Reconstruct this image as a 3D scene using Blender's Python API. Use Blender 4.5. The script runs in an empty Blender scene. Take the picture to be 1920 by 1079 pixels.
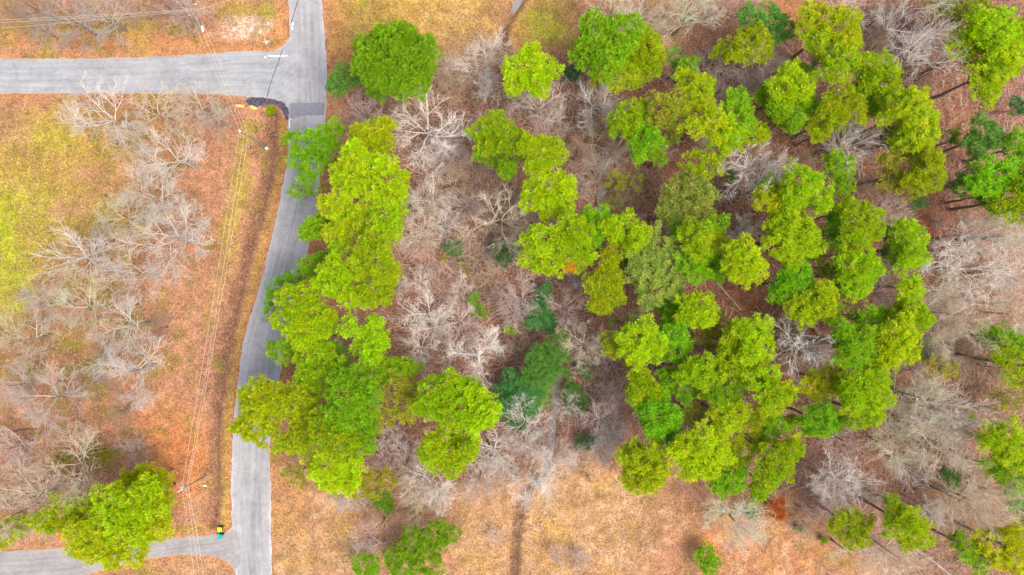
import bpy, math, random
import numpy as np
from mathutils import Vector
R = math.radians
rng = np.random.default_rng(7)
random.seed(7)

# ------------------------------------------------------------------ camera, light, exposure
SC = bpy.context.scene
COL = SC.collection
S = 0.09                     # metres per photo pixel on the ground
CAMH = 115.2                 # height of the camera (24 mm lens, 36 mm sensor, 172.8 m wide ground)
cam_d = bpy.data.cameras.new('camera'); cam_d.lens = 24.0; cam_d.sensor_width = 36.0
cam_d.clip_start = 1.0; cam_d.clip_end = 5000.0
cam = bpy.data.objects.new('camera', cam_d); COL.objects.link(cam)
cam.location = (0, 0, CAMH); cam.rotation_euler = (0, 0, 0)
SC.camera = cam

SUN_EL, SUN_AZ = 56.0, 118.0          # elevation, compass-like angle measured from +Y clockwise
w = bpy.data.worlds.new('World'); SC.world = w; w.use_nodes = True
nt = w.node_tree; bg = nt.nodes['Background']
sky = nt.nodes.new('ShaderNodeTexSky'); sky.sky_type = 'NISHITA'; sky.sun_disc = False
sky.sun_elevation = R(SUN_EL); sky.sun_rotation = R(SUN_AZ)
sky.air_density = 1.0; sky.dust_density = 5.0; sky.ozone_density = 0.6
nt.links.new(sky.outputs[0], bg.inputs[0]); bg.inputs[1].default_value = 0.15
sun_d = bpy.data.lights.new('sun', 'SUN'); sun_d.energy = 1.45; sun_d.angle = R(38)
sun_d.color = (1.0, 0.95, 0.88)
sun = bpy.data.objects.new('sun', sun_d); COL.objects.link(sun)
a = R(SUN_AZ); e = R(SUN_EL)
sdir = Vector((math.sin(a) * math.cos(e), math.cos(a) * math.cos(e), math.sin(e)))
sun.rotation_euler = sdir.to_track_quat('Z', 'Y').to_euler()
sun.location = (60, -30, 150)
SC.view_settings.view_transform = 'Standard'; SC.view_settings.look = 'None'
SC.view_settings.exposure = 1.08; SC.view_settings.gamma = 1.0
SC.cycles.max_bounces = 5; SC.cycles.diffuse_bounces = 3; SC.cycles.transmission_bounces = 3
SC.cycles.glossy_bounces = 2; SC.cycles.transparent_max_bounces = 4

# ------------------------------------------------------------------ helpers
def P(px, py, h=0.0):
    k = S * (CAMH - h) / CAMH
    return np.array(((px - 960.0) * k, (539.5 - py) * k, h))

def tag(o, label=None, cat=None, group=None, kind=None):
    if label: o['label'] = label
    if cat: o['category'] = cat
    if group: o['group'] = group
    if kind: o['kind'] = kind
    return o

def empty(name, loc, rz=0.0):
    o = bpy.data.objects.new(name, None); COL.objects.link(o)
    o.location = loc; o.rotation_euler = (0, 0, rz); o.empty_display_size = 0.5
    return o

def link(name, me, parent=None, loc=(0, 0, 0)):
    o = bpy.data.objects.new(name, me); COL.objects.link(o)
    o.location = loc
    if parent is not None: o.parent = parent
    return o

def mesh_np(name, verts, faces, mat, cols=None, smooth=False):
    """verts (n,3), faces (m,3|4) arrays, cols (n,3) albedo per vertex"""
    verts = np.asarray(verts, dtype=np.float32); faces = np.asarray(faces, dtype=np.int32)
    k = faces.shape[1]
    me = bpy.data.meshes.new(name)
    me.vertices.add(len(verts)); me.vertices.foreach_set('co', verts.ravel())
    me.loops.add(faces.size); me.loops.foreach_set('vertex_index', faces.ravel())
    me.polygons.add(len(faces))
    me.polygons.foreach_set('loop_start', np.arange(0, faces.size, k, dtype=np.int32))
    me.polygons.foreach_set('loop_total', np.full(len(faces), k, dtype=np.int32))
    if smooth: me.polygons.foreach_set('use_smooth', np.ones(len(faces), dtype=bool))
    if cols is not None:
        at = me.color_attributes.new('col', 'FLOAT_COLOR', 'POINT')
        c = np.ones((len(verts), 4), dtype=np.float32); c[:, :3] = cols
        at.data.foreach_set('color', c.ravel())
    me.update(calc_edges=True)
    if mat is not None: me.materials.append(mat)
    return me

def tubes(segs, sides=3):
    """segs (n,8): p0 p1 r0 r1 -> tapered open prisms"""
    segs = np.asarray(segs, dtype=np.float64); n = len(segs)
    p0, p1 = segs[:, 0:3], segs[:, 3:6]; r0, r1 = segs[:, 6:7], segs[:, 7:8]
    d = p1 - p0; d /= np.maximum(np.linalg.norm(d, axis=1, keepdims=True), 1e-6)
    up = np.where(np.abs(d[:, 2:3]) > 0.9, np.array([[1., 0, 0]]), np.array([[0., 0, 1.]]))
    u = np.cross(d, up); u /= np.linalg.norm(u, axis=1, keepdims=True); v = np.cross(d, u)
    V = np.zeros((n, 2 * sides, 3))
    for i in range(sides):
        t = 2 * math.pi * i / sides
        off = u * math.cos(t) + v * math.sin(t)
        V[:, i] = p0 + off * r0; V[:, sides + i] = p1 + off * r1
    F = []
    for i in range(sides):
        j = (i + 1) % sides
        F.append([i, j, sides + j, sides + i])
    F = np.array(F)[None] + (np.arange(n) * 2 * sides)[:, None, None]
    return V.reshape(-1, 3), F.reshape(-1, 4)

class MB:
    """collects boxes, tubes, discs into one mesh"""
    def __init__(s): s.v = []; s.f = []
    def add(s, vs, fs):
        b = len(s.v); s.v += [tuple(x) for x in vs]; s.f += [tuple(b + i for i in f) for f in fs]
    def box(s, c, size, rz=0.0, taper=1.0, tilt=None):
        x, y, z = [q / 2 for q in size]; out = []
        for dz in (-1, 1):
            t = taper if dz > 0 else 1.0
            for dx, dy in ((-1, -1), (1, -1), (1, 1), (-1, 1)):
                X, Y = dx * x * t, dy * y * t
                out.append((c[0] + X * math.cos(rz) - Y * math.sin(rz), c[1] + X * math.sin(rz) + Y * math.cos(rz), c[2] + dz * z))
        s.add(out, [(3, 2, 1, 0), (4, 5, 6, 7), (0, 1, 5, 4), (1, 2, 6, 5), (2, 3, 7, 6), (3, 0, 4, 7)])
    def tube(s, pts, rad, n=8, caps=True):
        pts = [Vector(p) for p in pts]; rad = rad if isinstance(rad, (list, tuple)) else [rad] * len(pts)
        vs = []; fs = []
        for i, p in enumerate(pts):
            d = (pts[min(i + 1, len(pts) - 1)] - pts[max(i - 1, 0)]).normalized()
            up = Vector((1, 0, 0)) if abs(d.z) > .9 else Vector((0, 0, 1))
            u = d.cross(up).normalized(); v = d.cross(u)
            for k in range(n):
                t = 2 * math.pi * k / n
                vs.append(p + (u * math.cos(t) + v * math.sin(t)) * rad[i])
        for i in range(len(pts) - 1):
            for k in range(n):
                j = (k + 1) % n
                fs.append((i * n + k, i * n + j, (i + 1) * n + j, (i + 1) * n + k))
        if caps:
            fs.append(tuple(range(n - 1, -1, -1))); b = (len(pts) - 1) * n; fs.append(tuple(b + k for k in range(n)))
        s.add(vs, fs)
    def build(s, name, mat, parent=None, bevel=0.0, smooth=False):
        me = bpy.data.meshes.new(name); me.from_pydata(s.v, [], s.f); me.update()
        if mat: me.materials.append(mat)
        if smooth:
            for p in me.polygons: p.use_smooth = True
        o = link(name, me, parent)
        if bevel:
            m = o.modifiers.new('bevel', 'BEVEL'); m.width = bevel; m.segments = 2; m.limit_method = 'ANGLE'
        return o

# value noise on arrays
def _hash(ix, iy, seed):
    n = (ix.astype(np.int64) * 374761393 + iy.astype(np.int64) * 668265263 + seed * 1442695041) & 0xffffffff
    n = ((n ^ (n >> 13)) * 1274126177) & 0xffffffff
    return ((n ^ (n >> 16)) & 0xffff) / 65535.0
def vnoise(x, y, sc, seed=0):
    x = np.asarray(x, dtype=np.float64) / sc; y = np.asarray(y, dtype=np.float64) / sc
    ix, iy = np.floor(x), np.floor(y); fx, fy = x - ix, y - iy
    fx = fx * fx * (3 - 2 * fx); fy = fy * fy * (3 - 2 * fy)
    a = _hash(ix, iy, seed); b = _hash(ix + 1, iy, seed); c = _hash(ix, iy + 1, seed); d = _hash(ix + 1, iy + 1, seed)
    return (a * (1 - fx) + b * fx) * (1 - fy) + (c * (1 - fx) + d * fx) * fy
def fbm(x, y, sc, seed=0, o=4):
    t = 0; amp = 1; tot = 0
    for i in range(o):
        t = t + amp * vnoise(x, y, sc / 2 ** i, seed + i * 17); tot += amp; amp *= .55
    return t / tot

# ------------------------------------------------------------------ materials
def mat(name, base=(.5, .5, .5), rough=.8, metal=0.0):
    m = bpy.data.materials.new(name); m.use_nodes = True
    b = m.node_tree.nodes['Principled BSDF']
    b.inputs['Base Color'].default_value = (*base, 1); b.inputs['Roughness'].default_value = rough
    b.inputs['Metallic'].default_value = metal; b.inputs['Specular IOR Level'].default_value = .3
    return m
def N(m, t, **kw):
    n = m.node_tree.nodes.new(t)
    for k, v in kw.items(): setattr(n, k, v)
    return n
def L(m, a, b): m.node_tree.links.new(a, b)
def vary(m, src, scale=4.0, lo=.75, hi=1.2, detail=5.0, coord='Object'):
    """multiply a colour output by a noise"""
    tc = N(m, 'ShaderNodeTexCoord'); nz = N(m, 'ShaderNodeTexNoise'); nz.inputs['Scale'].default_value = scale
    nz.inputs['Detail'].default_value = detail; L(m, tc.outputs[coord], nz.inputs['Vector'])
    mr = N(m, 'ShaderNodeMapRange'); mr.inputs[1].default_value = .3; mr.inputs[2].default_value = .7
    mr.inputs[3].default_value = lo; mr.inputs[4].default_value = hi; L(m, nz.outputs[0], mr.inputs[0])
    mx = N(m, 'ShaderNodeMix', data_type='RGBA', blend_type='MULTIPLY'); mx.inputs[0].default_value = 1
    L(m, src, mx.inputs[6]); L(m, mr.outputs[0], mx.inputs[7])
    return mx.outputs[2]
def simple(name, base, rough=.8, scale=5.0, lo=.75, hi=1.2, metal=0.0):
    m = mat(name, base, rough, metal); rgb = N(m, 'ShaderNodeRGB'); rgb.outputs[0].default_value = (*base, 1)
    L(m, vary(m, rgb.outputs[0], scale, lo, hi), m.node_tree.nodes['Principled BSDF'].inputs['Base Color'])
    return m

def foliage_mat(name, trans=.5):
    m = bpy.data.materials.new(name); m.use_nodes = True; nt = m.node_tree
    for n in list(nt.nodes): nt.nodes.remove(n)
    out = N(m, 'ShaderNodeOutputMaterial'); at = N(m, 'ShaderNodeAttribute', attribute_name='col')
    c = vary(m, at.outputs['Color'], 1.3, .86, 1.14, 3.0)
    d = N(m, 'ShaderNodeBsdfPrincipled'); d.inputs['Roughness'].default_value = .55; d.inputs['Specular IOR Level'].default_value = .25
    t = N(m, 'ShaderNodeBsdfTranslucent'); mx = N(m, 'ShaderNodeMixShader'); mx.inputs[0].default_value = trans
    L(m, c, d.inputs['Base Color']); L(m, c, t.inputs[0]); L(m, d.outputs[0], mx.inputs[1]); L(m, t.outputs[0], mx.inputs[2])
    L(m, mx.outputs[0], out.inputs[0]); return m
M_NEEDLE = foliage_mat('pine_needles')

def objcolor_mat(name, rough=.85, scale=3.0):
    m = mat(name, (1, 1, 1), rough); oi = N(m, 'ShaderNodeObjectInfo')
    L(m, vary(m, oi.outputs['Color'], scale, .72, 1.22), m.node_tree.nodes['Principled BSDF'].inputs['Base Color'])
    return m
M_BARK = objcolor_mat('tree_bark')
M_PBARK = simple('pine_bark', (.22, .16, .125), .95, 6.0, .6, 1.3)

def vc_mat(name, rough=.9, scale=3.0, lo=.8, hi=1.2):
    m = mat(name, (1, 1, 1), rough); at = N(m, 'ShaderNodeAttribute', attribute_name='col')
    L(m, vary(m, at.outputs['Color'], scale, lo, hi), m.node_tree.nodes['Principled BSDF'].inputs['Base Color'])
    return m
M_STEM = vc_mat('dry_stems', .9)

def ground_mat():
    m = mat('leaf_litter_and_grass', (1, 1, 1), .95); bs = m.node_tree.nodes['Principled BSDF']
    bs.inputs['Specular IOR Level'].default_value = .1
    tc = N(m, 'ShaderNodeTexCoord'); at = N(m, 'ShaderNodeAttribute', attribute_name='col')
    def noise(sc, det, ro=.6):
        n = N(m, 'ShaderNodeTexNoise'); n.inputs['Scale'].default_value = sc; n.inputs['Detail'].default_value = det
        n.inputs['Roughness'].default_value = ro; L(m, tc.outputs['Object'], n.inputs['Vector']); return n.outputs[0]
    def mr(src, a, b, c, d):
        n = N(m, 'ShaderNodeMapRange'); n.inputs[1].default_value = a; n.inputs[2].default_value = b
        n.inputs[3].default_value = c; n.inputs[4].default_value = d; L(m, src, n.inputs[0]); return n.outputs[0]
    def mul(c, f):
        n = N(m, 'ShaderNodeMix', data_type='RGBA', blend_type='MULTIPLY'); n.inputs[0].default_value = 1
        L(m, c, n.inputs[6]); L(m, f, n.inputs[7]); return n.outputs[2]
    def mixc(f, c, col):
        n = N(m, 'ShaderNodeMix', data_type='RGBA', blend_type='MIX'); L(m, f, n.inputs[0]); L(m, c, n.inputs[6])
        n.inputs[7].default_value = (*col, 1); return n.outputs[2]
    c = at.outputs['Color']
    c = mul(c, mr(noise(.55, 6), .3, .7, .74, 1.26))
    vo = N(m, 'ShaderNodeTexVoronoi'); vo.inputs['Scale'].default_value = 5.5; L(m, tc.outputs['Object'], vo.inputs['Vector'])
    sep = N(m, 'ShaderNodeSeparateColor'); L(m, vo.outputs['Color'], sep.inputs[0])
    c = mul(c, mr(sep.outputs[0], 0, 1, .66, 1.34))            # leaf-sized cells
    # scattered pale and dark leaves
    f1 = mr(sep.outputs[1], .84, .9, 0, .5); c = mixc(f1, c, (.34, .20, .12))
    f2 = mr(sep.outputs[2], .86, .92, 0, .42); c = mixc(f2, c, (.12, .055, .03))
    c = mul(c, mr(noise(2.6, 8, .75), .32, .68, .74, 1.24))
    L(m, c, bs.inputs['Base Color'])
    bu = N(m, 'ShaderNodeBump'); bu.inputs['Strength'].default_value = .55; bu.inputs['Distance'].default_value = .12
    L(m, noise(3.5, 8, .8), bu.inputs['Height']); L(m, bu.outputs[0], bs.inputs['Normal'])
    return m
M_GROUND = ground_mat()

def road_mat(name):
    m = mat(name, (1, 1, 1), .9); bs = m.node_tree.nodes['Principled BSDF']; bs.inputs['Specular IOR Level'].default_value = .15
    at = N(m, 'ShaderNodeAttribute', attribute_name='col'); uv = N(m, 'ShaderNodeAttribute', attribute_name='uvw')
    tc = N(m, 'ShaderNodeTexCoord')
    def noise(vec, sc, det, scl=(1, 1, 1)):
        mp = N(m, 'ShaderNodeMapping'); mp.inputs['Scale'].default_value = scl; L(m, vec, mp.inputs[0])
        n = N(m, 'ShaderNodeTexNoise'); n.inputs['Scale'].default_value = sc; n.inputs['Detail'].default_value = det
        n.inputs['Roughness'].default_value = .65; L(m, mp.outputs[0], n.inputs['Vector']); return n.outputs[0]
    def mulr(c, src, a, b, lo, hi):
        n = N(m, 'ShaderNodeMapRange'); n.inputs[1].default_value = a; n.inputs[2].default_value = b
        n.inputs[3].default_value = lo; n.inputs[4].default_value = hi; L(m, src, n.inputs[0])
        x = N(m, 'ShaderNodeMix', data_type='RGBA', blend_type='MULTIPLY'); x.inputs[0].default_value = 1
        L(m, c, x.inputs[6]); L(m, n.outputs[0], x.inputs[7]); return x.outputs[2]
    c = at.outputs['Color']
    c = mulr(c, noise(uv.outputs['Vector'], 1.0, 6, (2.6, .07, 1)), .32, .68, .84, 1.10)     # lengthwise streaks
    c = mulr(c, noise(uv.outputs['Vector'], 1.0, 4, (.5, .22, 1)), .35, .7, .93, 1.06)
    c = mulr(c, noise(tc.outputs['Object'], 5.0, 8), .3, .7, .9, 1.1)
    c = mulr(c, noise(tc.outputs['Object'], .35, 5), .3, .7, .84, 1.12)
    c = mulr(c, noise(tc.outputs['Object'], 1.3, 8), .35, .7, .9, 1.06)
    # cracks
    vo = N(m, 'ShaderNodeTexVoronoi', feature='DISTANCE_TO_EDGE'); vo.inputs['Scale'].default_value = .33
    wn = N(m, 'ShaderNodeTexNoise'); wn.inputs['Scale'].default_value = 1.2; wn.inputs['Detail'].default_value = 5
    L(m, tc.outputs['Object'], wn.inputs['Vector'])
    ad = N(m, 'ShaderNodeVectorMath', operation='MULTIPLY_ADD'); ad.inputs[1].default_value = (1.4, 1.4, 0)
    L(m, wn.outputs['Color'], ad.inputs[0]); L(m, tc.outputs['Object'], ad.inputs[2]); L(m, ad.outputs[0], vo.inputs['Vector'])
    c = mulr(c, vo.outputs['Distance'], 0, .013, .8, 1.0)
    L(m, c, bs.inputs['Base Color'])
    return m
M_ROAD = road_mat('weathered_asphalt')

# ------------------------------------------------------------------ road outline data (photo pixels)
Ly = [(-700, 541), (0, 541), (55, 543), (80, 543), (225, 541), (300, 540), (360, 527), (440, 511), (500, 497), (560, 480), (643, 455), (720, 446),
      (800, 437), (900, 433), (990, 435), (1079, 442), (1800, 470)]
Ry = [(-700, 590), (0, 603), (60, 608), (120, 613), (200, 612), (240, 608), (330, 600), (380, 597), (470, 577), (520, 562), (600, 545), (700, 526),
      (780, 512), (840, 505), (900, 507), (1079, 509), (1800, 530)]
Ux = [(-900, 112), (0, 110), (110, 110), (230, 109), (300, 106), (350, 103), (400, 99), (450, 96), (510, 97), (530, 88), (543, 70), (560, 60)]
Lx = [(-900, 180), (0, 176), (200, 176), (400, 177), (440, 180), (470, 184), (515, 190), (532, 203), (543, 226), (560, 240)]
Du = [(-900, 1030), (0, 1034), (100, 1029), (200, 1024), (310, 1011), (380, 1003), (425, 999), (445, 975), (470, 960)]
Dl = [(-900, 1110), (0, 1098), (120, 1092), (200, 1068), (270, 1049), (340, 1041), (400, 1043), (430, 1056), (446, 1085), (470, 1105)]
def itp(tab, t):
    a = np.array(tab, dtype=float); return np.interp(t, a[:, 0], a[:, 1])
def sm(tab, t, w=14):
    return sum(itp(tab, np.asarray(t, dtype=float) + k * w) for k in (-1, -.5, 0, .5, 1)) / 5
ROW = 540.0
def road_dist(px, py):
    """signed-ish distance in px outside the paved area (negative inside)"""
    d1 = np.maximum(sm(Ly, py) - px, px - sm(Ry, py))
    d2 = np.maximum(np.maximum(sm(Ux, px, 6) - py, py - sm(Lx, px, 6)), px - 560)
    d3 = np.maximum(np.maximum(sm(Du, px, 6) - py, py - sm(Dl, px, 6)), px - 470)
    return np.minimum(np.minimum(d1, d2), d3)
def line_dist(px, py, pts):
    best = np.full(np.shape(px), 1e9)
    for (x0, y0), (x1, y1) in zip(pts[:-1], pts[1:]):
        dx, dy = x1 - x0, y1 - y0; t = np.clip(((px - x0) * dx + (py - y0) * dy) / (dx * dx + dy * dy), 0, 1)
        best = np.minimum(best, np.hypot(px - x0 - t * dx, py - y0 - t * dy))
    return best
CREEK = [(990, -60), (972, 5), (952, 30), (940, 60), (938, 95), (960, 150), (1020, 200), (1100, 250), (1135, 310), (1128, 385), (1105, 440), (1080, 500),
         (1062, 560), (1058, 620), (1050, 680), (1042, 730), (1037, 790), (1033, 845), (1022, 880), (990, 905), (972, 950), (963, 1010), (960, 1085), (956, 1180)]
DITCH = [(512, 215), (506, 300), (492, 370), (470, 460), (447, 540), (430, 620), (415, 700), (405, 780), (402, 860), (404, 930), (395, 985)]
def ground_z(px, py):
    px = np.asarray(px, dtype=float); py = np.asarray(py, dtype=float)
    z = (fbm(px, py, 120, 3, 3) - .5) * .9 + (fbm(px, py, 22, 9, 2) - .5) * .22
    fr = np.clip((road_dist(px, py) - 2) / 40, 0, 1); fr = fr * fr * (3 - 2 * fr)
    z = z * fr - .045 + .12 * fr
    z -= .7 * np.exp(-(line_dist(px, py, DITCH) / 9) ** 2) * np.clip(road_dist(px, py) / 14, 0, 1)
    z -= .75 * np.exp(-(line_dist(px, py, CREEK) / 11) ** 4) * np.clip(road_dist(px, py) / 20, 0, 1)
    return z
def G(px, py):
    z = float(ground_z(np.array([px]), np.array([py]))[0]); p = P(px, py); p[2] = z; return p

# ------------------------------------------------------------------ ground albedo map
C = dict(litter=(.305, .148, .083), woods=(.215, .086, .055), straw=(.355, .215, .098), gold=(.345, .205, .042), olive=(.275, .205, .030),
         lime=(.260, .310, .006), orange=(.46, .165, .045), fringe=(.385, .175, .058), dark=(.13, .070, .038), moss=(.165, .145, .018),
         pink=(.36, .18, .105), brown=(.205, .115, .062), white=(.50, .38, .27), red=(.31, .095, .04), ditch=(.19, .095, .055))
# (x, y, rx, ry, colour, strength)
PATCH = [
    # left field
    (90, 290, 190, 150, 'gold', .8), (60, 270, 100, 80, 'olive', .45), (120, 250, 100, 45, 'olive', .3), (50, 200, 80, 20, 'pink', .4), (30, 250, 40, 30, 'straw', .5), (160, 360, 40, 20, 'straw', .5), (60, 350, 40, 20, 'straw', .35), (95, 265, 40, 25, 'lime', .4), (60, 390, 110, 90, 'olive', .55),
    (20, 470, 55, 110, 'lime', 1.), (75, 440, 45, 60, 'olive', .8), (95, 400, 50, 35, 'lime', .3), (10, 570, 45, 60, 'lime', .5), (15, 640, 30, 30, 'moss', .6),
    (130, 395, 30, 18, 'pink', .8), (130, 310, 30, 22, 'pink', .6), (185, 330, 45, 30, 'pink', .5), (80, 185, 150, 18, 'litter', .9), (10, 235, 35, 30, 'brown', .6),
    (205, 288, 40, 14, 'moss', .7), (330, 320, 20, 20, 'moss', .6), (255, 300, 40, 30, 'gold', .5), (190, 420, 40, 26, 'moss', .6), (265, 455, 22, 22, 'brown', .5),
    (165, 525, 45, 22, 'gold', .7), (205, 540, 25, 20, 'moss', .6), (230, 610, 60, 18, 'moss', .6), (130, 630, 60, 20, 'moss', .5), (60, 600, 50, 20, 'brown', .6),
    (190, 630, 25, 20, 'gold', .6), (35, 690, 45, 20, 'gold', .7), (170, 690, 35, 25, 'moss', .6), (90, 660, 60, 16, 'brown', .5), (300, 570, 24, 14, 'moss', .4),
    (205, 765, 30, 16, 'moss', .5), (150, 735, 25, 16, 'moss', .5), (75, 815, 24, 10, 'moss', .7), (120, 858, 20, 9, 'moss', .8), (185, 853, 28, 12, 'moss', .9),
    (295, 250, 16, 10, 'gold', .6), (340, 860, 70, 55, 'orange', .85), (320, 790, 70, 45, 'orange', .45), (360, 920, 40, 30, 'orange', .5), (330, 985, 30, 22, 'woods', .5),
    (375, 960, 20, 30, 'straw', .6), (340, 1000, 60, 12, 'straw', .5), (345, 560, 60, 160, 'pink', .35), (410, 300, 45, 60, 'pink', .5), (60, 1010, 80, 14, 'woods', .6),
    (270, 1075, 60, 18, 'olive', .6), (370, 1070, 50, 24, 'straw', .6), (100, 1010, 60, 12, 'fringe', .7),
    # top left
    (230, 80, 260, 18, 'fringe', .8), (100, 45, 120, 20, 'gold', .7), (50, 22, 30, 12, 'olive', .7), (220, 50, 60, 14, 'moss', .6), (330, 50, 30, 12, 'moss', .8),
    (455, 22, 60, 25, 'olive', .9), (500, 18, 12, 14, 'lime', .6), (460, 55, 50, 14, 'white', .7), (500, 45, 12, 10, 'white', .6), (525, 60, 12, 50, 'fringe', .8), (500, 85, 30, 6, 'fringe', .7),
    # right of road, top
    (640, 60, 28, 110, 'fringe', .8), (655, 40, 9, 45, 'dark', .5), (780, 50, 150, 80, 'gold', 1.), (700, 40, 45, 55, 'olive', .8), (860, 30, 60, 40, 'olive', .35), (780, 80, 60, 30, 'olive', .35), (682, 5, 14, 10, 'lime', .5), (800, 20, 60, 25, 'olive', .3),
    (850, 60, 60, 60, 'straw', .5), (945, 20, 16, 50, 'brown', .7), (840, 140, 50, 40, 'fringe', .7), (1010, 40, 60, 60, 'gold', .8), (1025, 45, 40, 35, 'lime', .7), (1040, 10, 40, 30, 'moss', .5),
    (1230, 50, 50, 50, 'moss', .4), (1350, 40, 50, 40, 'litter', .9), (1480, 20, 60, 24, 'orange', .5), (1300, 80, 60, 30, 'litter', .6),
    # narrow shoulder beside the road, right side
    (600, 345, 12, 30, 'fringe', .9), (590, 440, 14, 40, 'fringe', .9), (540, 700, 14, 30, 'fringe', .9), (550, 880, 50, 40, 'fringe', .5),
    # bottom field
    (600, 990, 110, 110, 'straw', .9), (545, 930, 45, 60, 'fringe', .6), (600, 1010, 60, 60, 'litter', .3), (635, 1005, 30, 30, 'olive', .35), (690, 985, 36, 50, 'pink', .5), (560, 1060, 40, 40, 'olive', .25),
    (905, 1000, 60, 110, 'straw', .8), (880, 1055, 30, 20, 'olive', .5), (870, 960, 20, 30, 'moss', .4), (855, 980, 22, 30, 'brown', .7), (1090, 990, 150, 110, 'straw', 1.0), (1120, 900, 60, 40, 'gold', .35),
    (1020, 1000, 50, 80, 'gold', .35), (1090, 1040, 26, 24, 'brown', .4), (1220, 970, 90, 60, 'straw', .7), (1280, 1020, 120, 80, 'litter', .7), (1370, 1020, 60, 24, 'orange', .8), (1440, 1040, 120, 50, 'orange', .45),
    (1300, 920, 60, 30, 'litter', .8), (1115, 915, 14, 10, 'moss', .6), (1180, 1000, 60, 20, 'moss', .15), (1560, 1055, 26, 14, 'moss', .7), (1500, 1000, 90, 60, 'litter', .5), (1455, 1010, 60, 50, 'straw', .4),
    (1350, 990, 50, 16, 'pink', .5),
    # woods floor accents
    (900, 330, 150, 120, 'brown', .5), (900, 520, 140, 60, 'woods', .5), (770, 620, 40, 30, 'red', .6), (870, 490, 50, 18, 'moss', .3), (1130, 150, 60, 20, 'woods', .6), (770, 220, 40, 30, 'red', .4),
    (1240, 70, 30, 40, 'litter', .4), (1740, 430, 70, 45, 'red', .6), (1700, 580, 60, 60, 'woods', .5), (1850, 730, 70, 60, 'dark', .5), (1620, 800, 60, 60, 'red', .3), (1780, 630, 90, 40, 'brown', .5),
    (1470, 250, 60, 60, 'red', .35), (1400, 560, 90, 30, 'red', .3), (1290, 320, 40, 20, 'red', .3), (1180, 350, 40, 40, 'brown', .6), (1150, 370, 16, 16, 'moss', .5), (1180, 720, 50, 40, 'fringe', .5),
    (1100, 700, 30, 30, 'brown', .5), (1400, 900, 30, 20, 'red', .4), (1770, 180, 50, 40, 'dark', .5), (1840, 200, 60, 30, 'woods', .5), (1680, 400, 50, 30, 'brown', .5), (1750, 510, 60, 30, 'moss', .25),
    (1900, 420, 40, 20, 'moss', .25), (1690, 960, 40, 30, 'woods', .4), (1480, 900, 30, 30, 'litter', .5), (1550, 960, 50, 30, 'woods', .3), (1820, 780, 40, 30, 'straw', .25),
]
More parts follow.
